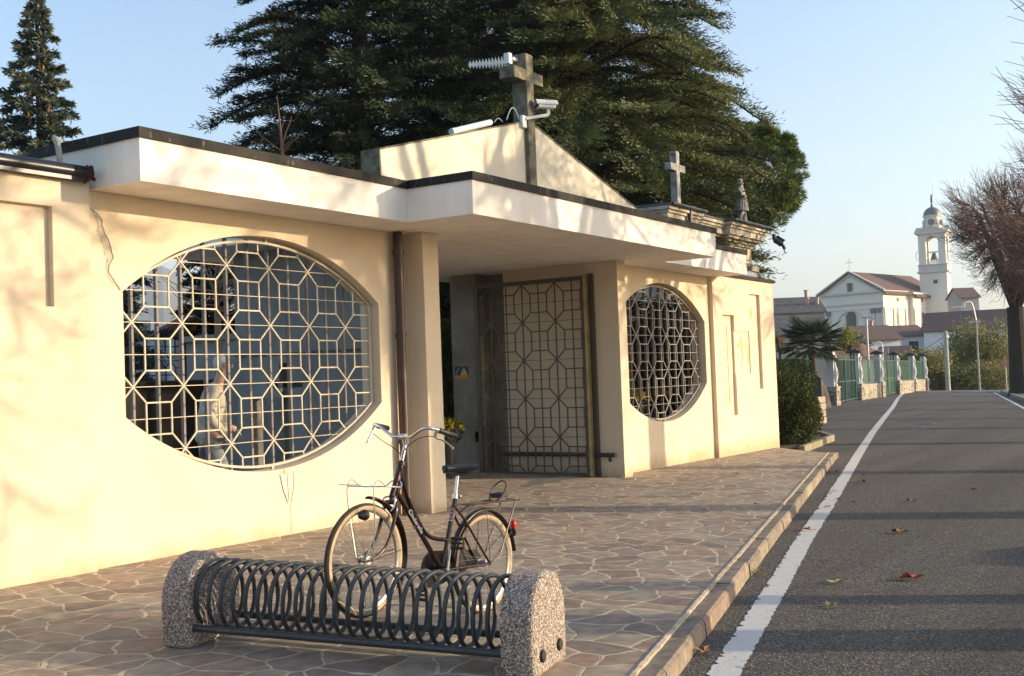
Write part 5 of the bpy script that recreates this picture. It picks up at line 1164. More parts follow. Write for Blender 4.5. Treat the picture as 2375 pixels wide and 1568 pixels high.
mid = bare_tree(verge(60.0, 2.4), 13, 'next dense leafless tree, in front of the one whose trunk shows', trunk_r=.45, limbs=12, shoots=1900, crown_c=9.0, crown_r=4.5, crown_rz=5.0, seedv=5, tr=.011, lh=.38, group=GRP, subs=6)
near = bare_tree(verge(29.8, 1.5), 13, 'nearer leafless roadside tree whose twigs reach in at the top right corner', trunk_r=.33, limbs=10, shoots=700, crown_c=7.2, crown_r=4.1, crown_rz=3.6, seedv=11, tr=.013, lh=.30, group=GRP)
for i, (x_, s_, rz) in enumerate(((4.3, .85, 2.9), (10.4, .93, 1.0), (16.68, 1.0, 2.2), (22.4, .95, .4), (36.5, .85, 3.0), (42.5, .85, 4.0), (51.0, .95, 5.1))):
    c = copy_tree(near); c.location = verge(x_, 1.2 if x_ < 30 else 1.9); c.rotation_euler = (0, 0, rz); c.scale = (s_, s_, s_)
    c['label'] = ['leafless roadside tree just behind the photographer\'s right shoulder', 'leafless roadside tree shading the front of the bicycle rack', 'leafless roadside tree shading the left entrance pillar', 'leafless roadside tree shading the wall below the right oval window', 'thin leafless tree beyond the top right twigs', 'leafless tree midway along the verge', 'leafless tree just before the dense mass at the right edge'][i]
up_ = thing('shadow_post', verge(11.6, 1.0), 'short round concrete post added to cast a shadow band, on the right verge outside the picture', 'post')  # unseen post added for its ground shadow, too short to reach the facade
MB().tube([Vector(up_.location)-Vector((0, 0, .5)), Vector(up_.location)+Vector((0, 0, 1.9))], [.19, .17], 14).build('post', PCONC, up_, smooth=True)
# sapling behind the canopy
sp0 = at(655, 380, 13.2); t = thing('sapling', (sp0.x, sp0.y, .1), 'bare reddish sapling standing up behind the canopy', 'tree')
b = MB(); b.tube([(sp0.x, sp0.y, .1), at(655, 360, 13.2), at(650, 290, 13.2), at(642, 222, 13.2)], [.03, .022, .012, .004], 6)
for P_ in ([(655, 355), (672, 335), (690, 320), (702, 300)], [(652, 350), (625, 330), (600, 310), (588, 290)], [(651, 300), (635, 275), (625, 250)], [(650, 320), (655, 290), (664, 278)], [(655, 340), (662, 310), (672, 285), (676, 270)], [(610, 318), (602, 335), (585, 325)], [(655, 345), (670, 330), (680, 322)]):
    b.tube(curve([at(x, y, 13.2) for x, y in P_], 4), [.010-.007*k/((len(P_)-1)*4) for k in range((len(P_)-1)*4+1)], 5, caps=False)
b.build('branches', TWIG, t)
fruit = thing('persimmon_tree', at(480, 800, 17), 'leafless tree with fine pale twigs seen through the left oval window', 'tree')
b = MB(); f0 = at(505, 800, 17); f0.z = .1; rs = random.Random(5); b.tube([f0, at(505, 740, 17), at(500, 660, 17)], [.07, .05, .03], 6)
for i in range(42):
    s0_ = at(505+rs.uniform(-3, 3), rs.uniform(610, 760), 17+rs.uniform(-.2, .2)); e = Vector((rs.gauss(0, .6), rs.gauss(0, .6), rs.uniform(.2, .9))).normalized(); L_ = rs.uniform(.5, 1.3); P_ = curve([s0_, s0_+e*L_*.5+Vector((0, 0, -.08)), s0_+e*L_+Vector((0, 0, .1))], 4)
    b.tube(P_, [.012-.009*k/8 for k in range(9)], 4, caps=False)
b.build('branches', mat('pale_twig', (.22, .16, .13), .8), fruit)
sh = bare_tree(at(468, 860, 60).to_tuple()[:2]+(0,), 4, 'reddish leafless bush in front of the mountain, seen through the left window', name='bare_bush', trunk_r=.12, limbs=8, shoots=500, crown_c=2.6, crown_r=1.6, seedv=9, tr=.012)

# hedges and shrubs
def bush(name, c, r3, n_, label, lm, size=.05, cat='hedge', lump=.08, box_=False, cut=0):
    c = np.array(c, float); t = thing(name, (c[0], c[1], c[2]-r3[2]), label, cat); v = RNG.normal(size=(n_, 3)); v /= np.linalg.norm(v, axis=1, keepdims=True)
    if box_: v = v/np.max(np.abs(v), axis=1, keepdims=True)**.85
    v[:, 2] = np.maximum(v[:, 2], -.8); k = RNG.uniform(.80, 1.03, n_)*(1+lump*np.sin(v[:, 0]*6)*np.cos(v[:, 1]*5+v[:, 2]*4)); P_ = c+v*np.array(r3)*k[:, None]; D = v+RNG.normal(size=(n_, 3))*.8
    blades('leaves', P_, D, RNG.uniform(.7, 1.3, n_)*size, size*.6, np.clip(RNG.uniform(-.1, 1.0, n_)**1.6, 0, 1), lm, t)
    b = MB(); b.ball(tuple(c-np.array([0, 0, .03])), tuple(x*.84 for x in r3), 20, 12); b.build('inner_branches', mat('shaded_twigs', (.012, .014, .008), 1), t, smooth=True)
    return t
hp = at(1806, 900, 25)
bush('round_hedge', (hp.x, hp.y, .62), (.84, .84, .80), 26000, 'dome-clipped laurel bush at the end of the cream wall', HEDGEL, .055)
p0 = at(1782, 860, 46)
bush('clipped_hedge', (p0.x, p0.y, .72), (2.5, 1.2, 1.15), 30000, 'long dark box-clipped hedge behind the dome-clipped bush', HEDGEL, .10, box_=True, lump=.02)
bush('clipped_hedge', (21.0, 9.58, 1.5), (4.0, .20, 1.45), 16000, 'tall dark hedge added to darken the view behind the right oval window', CEDL, .07, box_=True, lump=.02)  # added hedge backs the right window so the opening reads dark
bush('shadow_shrub', (13.5, -2.1, .25), (1.15, .5, .55), 9000, 'low clipped shrub added to shade the road, on the right verge outside the picture', HEDGEL, .06)  # unseen shrub, added for the shadow it throws across the road
# palm
pm = at(1882, 800, 52); t = thing('fan_palm', (pm.x, pm.y, -.3), 'dark green fan palm behind the clipped hedge', 'palm')
MB().tube([(pm.x, pm.y, -.5), (pm.x, pm.y, pm.z-.1)], [.2, .16], 10).build('trunk', BARK, t); PP, DD, WW = [], [], []; st_ = MB()
for i in range(60):
    a = i*2.4; el = RNG.uniform(-.5, 1.1); d = np.array([math.cos(a)*math.cos(el), math.sin(a)*math.cos(el), math.sin(el)]); c = np.array(pm)+d*RNG.uniform(.7, 1.0); st_.tube([tuple(pm), tuple(c)], .012, 4, caps=False)
    up_ = np.array([0, 0, 1.0]); s1_ = np.cross(d, up_); s1_ /= np.linalg.norm(s1_)
    for k in range(22):
        th = (k-10.5)/10.5*1.5; dd = d*math.cos(th)+s1_*math.sin(th)+np.array([0, 0, -.28]); PP.append(c); DD.append(dd)
st_.build('stalks', BARK, t); PP = np.array(PP); blades('fronds', PP, np.array(DD), RNG.uniform(.6, .85, len(PP)), .05, RNG.uniform(0, 1, len(PP)), PALL, t)
def loose_tree(name, px, py, d, rx, rz, label, lm, n_=5000, size=.16, zb=-.5, trunk_r=.10, clumps=40):
    c = at(px, py, d); t = thing(name, (c.x, c.y, zb), label, 'tree'); b = MB(); b.tube([(c.x, c.y, zb), (c.x, c.y, c.z-rz*.3)], [trunk_r, trunk_r*.5], 8)
    PP, TT = [], []
    for i in range(clumps):
        v = RNG.normal(size=3); v /= np.linalg.norm(v); q = np.array(c)+v*np.array([rx, rx, rz])*RNG.uniform(.3, 1.0); b.tube([(c.x, c.y, c.z-rz*.7), tuple(q)], [trunk_r*.25, .01], 4, caps=False)
        m_ = n_//clumps; PP.append(q+RNG.normal(size=(m_, 3))*np.array([rx, rx, rz])*.16); TT.append(np.clip(RNG.uniform(0, .6)+RNG.uniform(0, .4, m_), 0, 1))
    P_ = np.concatenate(PP); b.build('trunk', BARK, t); blades('crown', P_, RNG.normal(size=P_.shape), RNG.uniform(.6, 1.2, len(P_))*size, size*.6, np.concatenate(TT), lm, t); return t
loose_tree('young_tree', 1972, 790, 78, 1.1, 1.3, 'yellow-green leafy tree between the palm and the street lamp', YGRL, 3000, .12, clumps=30)
loose_tree('young_tree', 1915, 765, 76, .35, .8, 'slim yellow-green shoots rising above the palm', YGRL, 900, .12, clumps=14)
loose_tree('young_tree', 1808, 800, 54, .25, .7, 'orange-leaved shrub beside the end of the cream wall', leafmat('orange_leaves', (.20, .10, .03), (.36, .19, .04), (.5, .3, .06)), 500, .10, clumps=12)
loose_tree('autumn_tree', 2152, 848, 88, 2.0, 1.5, 'yellowing tree left of the concrete pole', AUTL, 7000, .20, zb=-4, clumps=60)
loose_tree('autumn_tree', 2238, 826, 94, 2.0, 2.8, 'tall yellowing tree between the concrete pole and the thin lamp post', AUTL, 10000, .20, zb=-5, clumps=80)
loose_tree('autumn_tree', 2306, 826, 92, 2.1, 2.8, 'yellowing tree right of the thin lamp post', AUTL, 9500, .20, zb=-5, clumps=70)
loose_tree('autumn_tree', 2110, 868, 90, 1.6, 1.4, 'dark bush just behind the last fence pier', PALL, 5000, .18, zb=-4, clumps=40)
loose_tree('autumn_tree', 2215, 880, 88, 3.4, 1.5, 'low dark scrub along the crest of the road', HEDGEL, 9000, .18, zb=-5, clumps=70)
loose_tree('autumn_tree', 2310, 880, 87, 2.6, 1.3, 'low scrub at the foot of the big bare tree', AUTL, 7000, .16, zb=-5, clumps=50)

# ================================================================== fence with stone piers along the far left side of the road
GSCR = mat('green_screen', (.03, .11, .07), .8); GSCR.node_tree.nodes['Principled BSDF'].inputs['Alpha'].default_value = .30
zg = lambda x, y: ((3050+x/2.24)/1.7246, (1200+y/2.24)/1.7246)
PB = [gnd(*zg(x, y), dz=-.11) for x, y in ((640, 893), (862, 838), (1050, 815), (1198, 793), (1345, 793), (1440, 790))]
PB = [PB[0]] + PB[1:]
def toD(px, d): p = at(px, 850, d); return Vector((p.x, p.y, G(p.x, p.y)-.11))
PB = [toD(zg(612, 0)[0], 53.0), toD(zg(842, 0)[0], 61.0), toD(zg(1035, 0)[0], 67.0), toD(zg(1190, 0)[0], 73.0), toD(zg(1335, 0)[0], 79.0), toD(zg(1438, 0)[0], 84.0)]
PW = mat('white_pier_paint', (.62, .63, .64), .7); WOODR = mat('dark_roof_cap', (.03, .028, .03), .7)
fence = thing('garden_fence', PB[0], 'green metal garden fence panels and gates on a low rubble wall at the far left', 'fence')
for i in range(5):
    a, b_ = PB[i], PB[i+1]; gate_ = i in (0, 2); dv = (b_-a); dv.z = 0; L_ = dv.length; dv.normalize(); zb_ = min(a.z, b_.z)
    if not gate_:
        MB().bar(a+Vector((0, 0, .28)), b_+Vector((0, 0, .28)), .35, .95).build('rubble_wall', RUBBLE, fence); MB().bar(a+Vector((0, 0, .78)), b_+Vector((0, 0, .78)), .42, .06).build('wall_cap', PCONC, fence)
    z_lo = .05 if gate_ else .82; b = MB(); n = int(L_/.24)
    for k in range(n+1): p = a+dv*(L_*k/n); b.bar(p+Vector((0, 0, z_lo)), p+Vector((0, 0, 2.15)), .018, up=(1, 0, 0))
    for z_ in ((z_lo+.05, 2.12) if not gate_ else (.12, 1.05, 2.12)): b.bar(a+Vector((0, 0, z_)), b_+Vector((0, 0, z_)), .05)
    if gate_:
        for f_ in (.08, .5, .92): p = a+dv*L_*f_; b.bar(p+Vector((0, 0, .0)), p+Vector((0, 0, 2.45 if f_ > .9 else 2.15)), .09, up=(1, 0, 0))
    b.build('gate_leaf' if gate_ else 'fence_panel', GREENM, fence)
    me_ = MB().bar(a+Vector((0, 0, (z_lo+2.12)/2)), b_+Vector((0, 0, (z_lo+2.12)/2)), .008, 2.1-z_lo); 
    if i > 0: me_.build('mesh_screen', GSCR, fence)
for i, p in enumerate(PB):
    lab = ['nearest white fence pier, tallest in view, beside the hedge', 'second white fence pier from the hedge', 'third white fence pier from the hedge', 'fourth white fence pier from the hedge', 'fifth white fence pier from the hedge', 'last white fence pier before the crest of the road'][i]
    t = thing('fence_pier', p, lab, 'pier', 'white piers of the garden fence'); x, y, z = p; v_ = Vector((-x, -y, 0)).normalized()
    MB().box(x-.30, x+.30, y-.30, y+.30, z-.2, z+.80).box(x-.34, x+.34, y-.34, y+.34, z+.80, z+.86).build('base', RUBBLE, t)
    MB().box(x-.17, x+.17, y-.17, y+.17, z+.86, z+2.5).build('shaft', PW, t)
    c = Vector((x, y-.19, z)); b = MB(); b.lathe([(.10, .88), (.10, .96), (.05, 1.0), (.12, 1.25), (.14, 1.45), (.10, 1.68), (.05, 1.82), (.05, 2.1), (.09, 2.15), (.09, 2.3)], c, 12); b.build('baluster', PW, t, smooth=True)
    MB().add([(x-.38, y-.38, z+2.5), (x+.38, y-.38, z+2.5), (x+.38, y+.38, z+2.5), (x-.38, y+.38, z+2.5), (x-.3, y, z+2.72), (x+.3, y, z+2.72), (x-.38, y-.38, z+2.55), (x+.38, y-.38, z+2.55), (x+.38, y+.38, z+2.55), (x-.38, y+.38, z+2.55)], [(3,2,1,0), (0,1,7,6), (1,2,8,7), (2,3,9,8), (3,0,6,9), (6,7,5,4), (8,9,4,5), (7,8,5), (9,6,4)]).build('cap', WOODR, t)
    MB().ball((x+.0, y-.33, z+1.45), (.05, .03, .12), 8, 6).build('ornament', mat('terracotta_relief', (.42, .22, .10), .8), t, smooth=True)
rk = toD(zg(520, 0)[0], 50); t = thing('boulder', rk, 'dark angular boulder by the first fence pier', 'rock')
b = MB(); b.add([rk+Vector(q) for q in ((-.7, .6, -.2), (.5, .2, -.2), (.5, -.3, -.2), (-.6, -.2, -.2), (-.5, .4, 1.6), (.0, .2, 1.3), (.4, -.1, .9), (-.4, -.1, 1.3))], [(0,3,2,1), (0,1,5,4), (1,2,6,5), (2,3,7,6), (3,0,4,7), (4,5,6,7)]); b.build('rock_face', mat('dark_rock', (.07, .06, .055), .95, var=.4, vscale=2, bump=.8, bscale=6), t)
pb = gnd(*zg(520, 1110), dz=-.1); t = thing('stacked_blocks', pb, 'stack of pale concrete blocks half hidden by the dome-clipped bush', 'blocks')
for k in range(4): MB().box(pb.x-.4, pb.x+.35-.04*(k % 2), pb.y-.1, pb.y+.3, pb.z+.21*k, pb.z+.20+.21*k).build('block', mat('worn_block', (.36, .29, .22), .9, var=.2, vscale=4), t, bevel=.03)

# poles and lamps
def pole(name, px, pyb, pyt, d, r_, label, m_=GALV, cat='pole', arm=None, base_z=None):
    a = at(px, pyb, d); px_t = px-(pyb-pyt)*.0374; c = at(px, pyt, d); c.x, c.y = a.x, a.y; t = thing(name, a, label, cat)
    MB().tube([a-Vector((0, 0, 1.5)), c], [r_, r_*.7], 10).build('post', m_, t, smooth=True); return t, a, c
t, a, c = pole('street_lamp', 2017, 900, 735, 75, .09, 'street lamp with a flat double head in front of the church facade', cat='street lamp')
s_ = Vector((RT.x, RT.y, 0)); MB().bar(c-s_*.30, c+s_*.45, .2, .10).build('lamp_head', GALV, t, bevel=.02)
t, a, c = pole('street_lamp', 2051, 900, 800, 80, .06, 'lower curved street lamp beside the garden fence', cat='street lamp')
e = at(2028, 808, 80); MB().tube(curve([c-Vector((0, 0, .8)), c, c.lerp(e, .5)+Vector((0, 0, .35)), e+Vector((0, 0, .3))], 5), .04, 6).build('arm', GALV, t); MB().bar(e+Vector((0, 0, .3)), e+Vector((0, 0, .28))-s_*.4, .15, .06).build('lamp_head', GALV, t)
t, a, c = pole('utility_pole', 2199, 899, 767, 83.5, .20, 'thick grey-green concrete pole at the crest of the road', PCONC); MB().tube([c+Vector((0, 0, -.5)), c+Vector((0, 0, -.35))], .22, 10).build('collar', GALV, t)
wr = MB(); w1 = at(1975, 835, 150); wr.tube([c+Vector((0, 0, -.35))+(w1-c)*k_-Vector((0, 0, 1.2*4*k_*(1-k_))) for k_ in [i/12 for i in range(13)]], .022, 4, caps=False); wr.build('wire', BLACK, t)
t, a, c = pole('lamp_post', 2272, 899, 742, 83.8, .085, 'thin pale lamp post right of the concrete pole', PCONC, cat='street lamp')
e = at(2238, 712, 83.8); MB().tube(curve([c, c.lerp(e, .35)+Vector((0, 0, .9)), e+Vector((0, 0, .3)), e], 5), .05, 6).build('arm', GALV, t); MB().bar(e, e-s_*.9, .3, .10).build('lamp_head', PW, t, bevel=.02)
MB().bar(c-s_*.45-Vector((0,0,.1)), c+s_*.3-Vector((0,0,.1)), .08).build('crossbar', GALV, t)
t, a, c = pole('road_sign', 2334, 880, 835, 78, .04, 'round road sign on a thin post beside the big bare tree', cat='sign'); MB().lathe([(.30, 0), (.30, .02)], c+Vector((0, 0, -.2)), 20, (-.9, -.2, 0)).build('disc', mat('reddish_sign', (.5, .22, .16), .6), t)
t, a, c = pole('road_sign', 2056, 870, 812, 88, .05, 'narrow upright sign behind the garden fence', cat='sign'); MB().bar(c-Vector((0, 0, 1.1)), c+Vector((0, 0, .2)), .5, .06).build('panel', mat('beige_sign', (.40, .34, .26), .7), t)
t = thing('gatepost', toD(2366, 66), 'pale stone post at the right edge beside the big trunk', 'post'); q = toD(2366, 66); MB().box(q.x-.3, q.x+.3, q.y-.3, q.y+.3, q.z, q.z+1.6).box(q.x-.4, q.x+.4, q.y-.4, q.y+.4, q.z+1.6, q.z+1.72).build('shaft', PCONC, t)
o = MB().box(0, .55, 0, .35, 0, .006); o.M = None
mh = gnd(*zg(1430, 1105), dz=-.106); o = MB().box(mh.x-.5, mh.x+.5, mh.y-.35, mh.y+.35, mh.z-.02, mh.z+.004).build('manhole_cover', mat('cast_iron', (.03, .03, .03), .6, bump=.6, bscale=60)); tag(o, 'dark rectangular drain cover set in the far asphalt', 'drain cover')

# ================================================================== church
ch = thing('church', at(2047, 900, 250), 'cream church with a shaded gabled facade and sunlit side wall under a red-brown roof', 'church')
C0 = at(2047, 671.5, 250); zE = C0.z; zB = -10.0; d2 = lambda lat, dep: (RT.x*lat+FW.x*dep, RT.y*lat+FW.y*dep)
a_ = Vector((*d2(-10.8, 11.0), 0)); b_ = Vector((*d2(20.3, 19.9), 0)); LF, LS = a_.length, b_.length; fa = a_.normalized(); sb_ = b_.normalized(); K0 = Vector((C0.x, C0.y, 0))
CP = lambda u, w, z: K0+fa*u+sb_*w+Vector((0, 0, z))          # u along the facade, w along the side
def cbox(b, u0, u1, w0, w1, za, zb2):
    b.add([CP(u0,w0,za), CP(u1,w0,za), CP(u1,w1,za), CP(u0,w1,za), CP(u0,w0,zb2), CP(u1,w0,zb2), CP(u1,w1,zb2), CP(u0,w1,zb2)], [(0,3,2,1),(4,5,6,7),(0,1,5,4),(1,2,6,5),(2,3,7,6),(3,0,4,7)]); return b
cbox(MB(), 0, LF, 0, LS*.42, zB, zE).add([], []).build('nave_wall', CHW, ch)
cbox(MB(), -.9, LF+.9, LS*.42, LS*.74, zB, zE-.3).build('transept_wall', CHW, ch); cbox(MB(), 0, LF, LS*.74, LS, zB, zE).build('choir_wall', CHW, ch)
RH = 4.6
b = MB(); b.add([CP(0, -.02, zE), CP(LF, -.02, zE), CP(LF/2, -.02, zE+RH-.3), CP(0, .8, zE), CP(LF, .8, zE), CP(LF/2, .8, zE+RH-.3)], [(0,2,1), (3,4,5), (0,1,4,3), (1,2,5,4), (2,0,3,5)]); b.build('pediment', CHW, ch)
b = MB(); ov = 1.0; t_ = .35
for (w0, w1, e) in ((-.7, LS*.42, 0), (LS*.42, LS*.74, .9), (LS*.74, LS+.5, 0)):
    zz = zE-ov*RH/(LF/2)*.8
    for s0_, s1_ in ((-ov-e, LF/2), (LF+ov+e, LF/2)):
        k = RH/(LF/2); za = zE+RH-abs(s0_-LF/2)*k
        b.add([CP(s0_, w0, za), CP(s1_, w0, zE+RH), CP(s1_, w1, zE+RH), CP(s0_, w1, za), CP(s0_, w0, za-t_), CP(s1_, w0, zE+RH-t_), CP(s1_, w1, zE+RH-t_), CP(s0_, w1, za-t_)], [(0,1,2,3), (4,7,6,5), (0,4,5,1), (1,5,6,2), (2,6,7,3), (3,7,4,0)])
b.build('roof', ROOFT, ch)
b = MB()
cbox(b, -.5, LF+.5, -.5, -.02, zE-.55, zE-.1); cbox(b, -.15, LF+.15, -.2, -.02, zE-3.0, zE-2.6); cbox(b, -.1, LF+.1, -.15, -.02, zE-4.0, zE-3.85)
cbox(b, -.45, -.02, -.5, LS*.42-.9, zE-.55, zE-.1); cbox(b, -1.3, -.92, LS*.42-.3, LS*.74+.3, zE-.85, zE-.4); cbox(b, -.45, -.02, LS*.74+.4, LS, zE-.55, zE-.1)
cbox(b, -.12, -.02, 0, LS*.42-.92, zE-4.1, zE-3.7); cbox(b, -1.02, -.92, LS*.42, LS*.74, zE-4.1, zE-3.7); cbox(b, -.12, -.02, LS*.74, LS, zE-4.1, zE-3.7)
for s_ in (0, 1):
    p0_, p1_ = CP(LF*s_ + (1-2*s_)*-.6, -.35, zE-.1), CP(LF/2, -.35, zE+RH-.05); b.bar(p0_, p1_, .5, .4)
    p0_, p1_ = CP(LF*s_ + (1-2*s_)*1.6, -.12, zE+.25), CP(LF/2, -.12, zE+RH-1.1); b.bar(p0_, p1_, .2, .18)
b.build('cornice', CHT, ch)
b = MB(); c2 = MB()
for u in (.35, 1.9, LF-.9, LF-2.6): 
    cbox(b, u, u+.95, -.28, -.02, zB, zE-5.0); cbox(c2, u-.1, u+1.05, -.38, -.02, zE-5.0, zE-3.95)
for w in (.3, 4.2, 6.3, LS*.42-2.2): cbox(b, -.2, -.02, w, w+.6, zB, zE-4.1)
for w in (LS*.42+.2, LS*.74-1.0): cbox(b, -1.12, -.92, w, w+.7, zB, zE-4.1)
for w in (LS*.74+.6, LS*.87, LS-.9): cbox(b, -.2, -.02, w, w+.6, zB, zE-4.1)
b.build('pilaster', CHT, ch); c2.build('pilaster_capital', CHP, ch)
def cwin(u, w, z, hw, hh, side, nm='window', arch=True):
    n = 10; pr = [(-hw, -hh), (hw, -hh)] + ([(hw*math.cos(R(180*i/n)), hh-hw+hw*math.sin(R(180*i/n))) for i in range(n+1)] if arch else [(hw, hh), (-hw, hh)])
    if side == 'f': mpf = lambda a, b2, c: CP(u+a, -.02-c, z+b2)
    else: mpf = lambda a, b2, c: CP((-.92 if side == 't' else 0)-.02-c, w+a, z+b2)
    fr_ = MB().prism([(x*1.35, y*1.15) for x, y in pr], mpf, 0, .10).build(nm, CHT, ch); MB().prism(pr, mpf, .10, .14).build('pane', GLASS, fr_)
cwin(LF/2, 0, zE-6.2, 1.2, 2.0, 'f'); cwin(LF/2, 0, zE+1.1, .6, .9, 'f', arch=False)
arc = MB(); PA = [CP(LF/2+3.6*math.cos(R(a)), -.1, zE-7.6+3.4*math.sin(R(a))) for a in range(0, 181, 9)]
for i in range(20): arc.bar(PA[i], PA[i+1], .35, .2)
cbox(arc, LF/2-4.4, LF/2+4.4, -.25, -.02, zE-8.9, zE-8.6); arc.build('blind_arch', CHT, ch)
for w, s_ in ((LS*.23, 's'), (LS*.57, 't'), (LS*.84, 's')): cwin(0, w, zE-6.1, .55, 1.35, s_); cwin(0, w, zE-2.0, .28, .42, s_)
b = MB(); pcx = CP(LF/2, 0, zE+RH); b.tube([pcx, pcx+Vector((0, 0, 3.0))], .06, 5); b.bar(pcx+Vector((0, 0, 2.0))-fa*.9, pcx+Vector((0, 0, 2.0))+fa*.9, .1); b.build('iron_cross', GALV, ch)
# bell tower
tw = thing('bell_tower', at(2170, 900, 262), 'tall pale bell tower with open belfry, grey dome and a statue on top', 'bell tower')
TC = at(2172, 700, 264); ta = Vector((*d2(-.88, .475), 0)).normalized(); tb_ = Vector((*d2(.475, .88), 0)).normalized(); q0 = Vector((TC.x, TC.y, 0)); hz_ = lambda py: at(2170, py, 262).z
def tbox(b, h, za, zb2, h2=None):
    h2 = h2 or h; P_ = []
    for hh, zz in ((h, za), (h2, zb2)):
        for i, j in ((-1,-1),(1,-1),(1,1),(-1,1)): P_.append(q0+ta*(i*hh)+tb_*(j*hh)+Vector((0, 0, zz)))
    b.add(P_, [(0,3,2,1),(4,5,6,7),(0,1,5,4),(1,2,6,5),(2,3,7,6),(3,0,4,7)]); return b
HT = 2.95; z_c1 = hz_(632); z_b0 = hz_(598); z_b1 = hz_(553); z_p = hz_(538); z_d = hz_(497)
tbox(MB(), HT, zB, z_c1).build('shaft', CHW, tw)
b = tbox(MB(), HT+.45, z_c1, z_c1+.35); tbox(b, HT+.15, z_c1+.35, z_c1+1.7); tbox(b, HT+.3, z_c1+1.7, z_c1+1.9); b.build('string_course', CHT, tw)
zs = z_c1+1.9
b = MB()
for i, j in ((-1,-1),(1,-1),(1,1),(-1,1)):
    c = q0+ta*(i*(HT-.8))+tb_*(j*(HT-.8)); P_ = []
    for zz in (zs, z_b1+1.4):
        for i2, j2 in ((-1,-1),(1,-1),(1,1),(-1,1)): P_.append(c+ta*(i2*.8)+tb_*(j2*.8)+Vector((0, 0, zz)))
    b.add(P_, [(0,3,2,1),(4,5,6,7),(0,1,5,4),(1,2,6,5),(2,3,7,6),(3,0,4,7)])
b.build('belfry_pier', CHW, tw)
for (dx_, dy_) in ((ta, tb_), (tb_, ta)):
    for s_ in (-1, 1):
        hwid = HT-1.6; n = 10; out_ = [(-hwid-.05, z_b1-.9), (-hwid-.05, z_b1+1.4), (hwid+.05, z_b1+1.4), (hwid+.05, z_b1-.9)]
        top_ = [(hwid, z_b1-.9)]+[(hwid*math.cos(R(180*i/n)), z_b1-.7+hwid*math.sin(R(180*i/n))) for i in range(n+1)]+[(-hwid, z_b1-.9)]
        MB().slab(out_[:1]+out_[1:]+top_[0:1]+top_[1:], [], lambda u, v, w: q0+dx_*u+dy_*(s_*(HT-.05-w))+Vector((0, 0, v)), 0, .5).build('belfry_arch', CHW, tw)
        bl = MB()
        for k in range(7): u = -hwid+.2+k*(2*hwid-.4)/6; c = q0+dx_*u+dy_*(s_*(HT-.3)); bl.tube([c+Vector((0, 0, zs)), c+Vector((0, 0, zs+.9))], .09, 6)
        bl.bar(q0+dx_*-hwid+dy_*(s_*(HT-.3))+Vector((0, 0, zs+.97)), q0+dx_*hwid+dy_*(s_*(HT-.3))+Vector((0, 0, zs+.97)), .3, .14); bl.build('balustrade', CHT, tw)
MB().lathe([(.85, 0), (.75, .3), (.55, .8), (.45, 1.3), (.2, 1.5)], q0+Vector((0, 0, zs+1.3)), 16).build('bell', mat('bronze_bell', (.10, .10, .09), .5, metal=.5), tw, smooth=True)
MB().bar(q0+ta*-HT*.8+Vector((0, 0, zs+3.0)), q0+ta*HT*.8+Vector((0, 0, zs+3.0)), .3).build('bell_beam', GALV, tw)
zt_ = z_b1+1.4
b = tbox(MB(), HT+.12, zt_, zt_+.2); tbox(b, HT, zt_+.2, z_p-.45); tbox(b, HT+.35, z_p-.45, z_p-.2); tbox(b, HT+.7, z_p-.2, z_p); b.build('entablature', CHW, tw)
for (dx_, dy_) in ((ta, tb_), (tb_, ta)):
    for s_ in (-1, 1):
        w2 = HT+.7; MB().slab([(-w2, z_p), (w2, z_p), (0, z_p+1.5)], [], lambda u, v, w: q0+dx_*u+dy_*(s_*(w2-w))+Vector((0, 0, v)), 0, 1.2).build('tower_pediment', CHT, tw)
b = MB(); b.lathe([(2.5, z_p), (2.45, z_p+.9), (2.1, z_p+1.0), (1.95, z_p+2.2), (1.75, z_d-.4), (2.15, z_d-.25), (2.2, z_d)], q0, 8); b.build('drum', CHW, tw)
for k in range(4):
    a = math.atan2(ta.y, ta.x)+math.pi/4+k*math.pi/2; e = Vector((math.cos(a), math.sin(a), 0)); MB().add([q0+e*2.3+Vector((0,0,z_p+.3)), q0+e*3.0+Vector((0,0,z_p+.3)), q0+e*2.5+Vector((0,0,z_p+1.6)), q0+e*2.0+Vector((0,0,z_d-.6))]+[p+e.cross(Vector((0,0,1)))*.4 for p in (q0+e*2.3+Vector((0,0,z_p+.3)), q0+e*3.0+Vector((0,0,z_p+.3)), q0+e*2.5+Vector((0,0,z_p+1.6)), q0+e*2.0+Vector((0,0,z_d-.6)))], [(0,1,2,3),(7,6,5,4),(0,4,5,1),(1,5,6,2),(2,6,7,3),(3,7,4,0)]).build('scroll', CHT, tw)
for dy_ in (ta, tb_):
    for s_ in (-1, 1): MB().lathe([(.75, 0), (.75, .1), (.55, .12), (.55, .02)], q0+dy_*(s_*2.0)+Vector((0, 0, (z_p+z_d)/2+.4)), 16, dy_*s_).build('round_opening', CHP, tw)
MB().lathe([(1.98*math.cos(R(a)), z_d+2.05*math.sin(R(a))) for a in range(0, 85, 8)]+[(.25, z_d+2.1), (.3, z_d+2.4), (.18, z_d+2.6), (.18, z_d+3.0)], q0, 24).build('dome', DOME, tw, smooth=True)
sz = z_d+2.9; SCOP = mat('dark_copper', (.09, .05, .045), .6)
def s5(x, z, *r_): p = q0+ta*x+Vector((0, 0, sz+z)); return (p.x, p.y, p.z, *r_)
skin('tower_statue', [s5(0, .1, .30), s5(0, .9, .26), s5(.03, 1.5, .22), s5(.05, 1.8, .10), s5(.05, 2.05, .15), s5(-.15, 1.7, .09), s5(-.4, 2.2, .07)], [(0,1),(1,2),(2,3),(3,4),(2,5),(5,6)], SCOP, tw, 1)
MB().tube([s5(-.4, 2.0)[:3], s5(-.4, 4.6)[:3]], .04, 4).build('lightning_rod', GALV, tw)
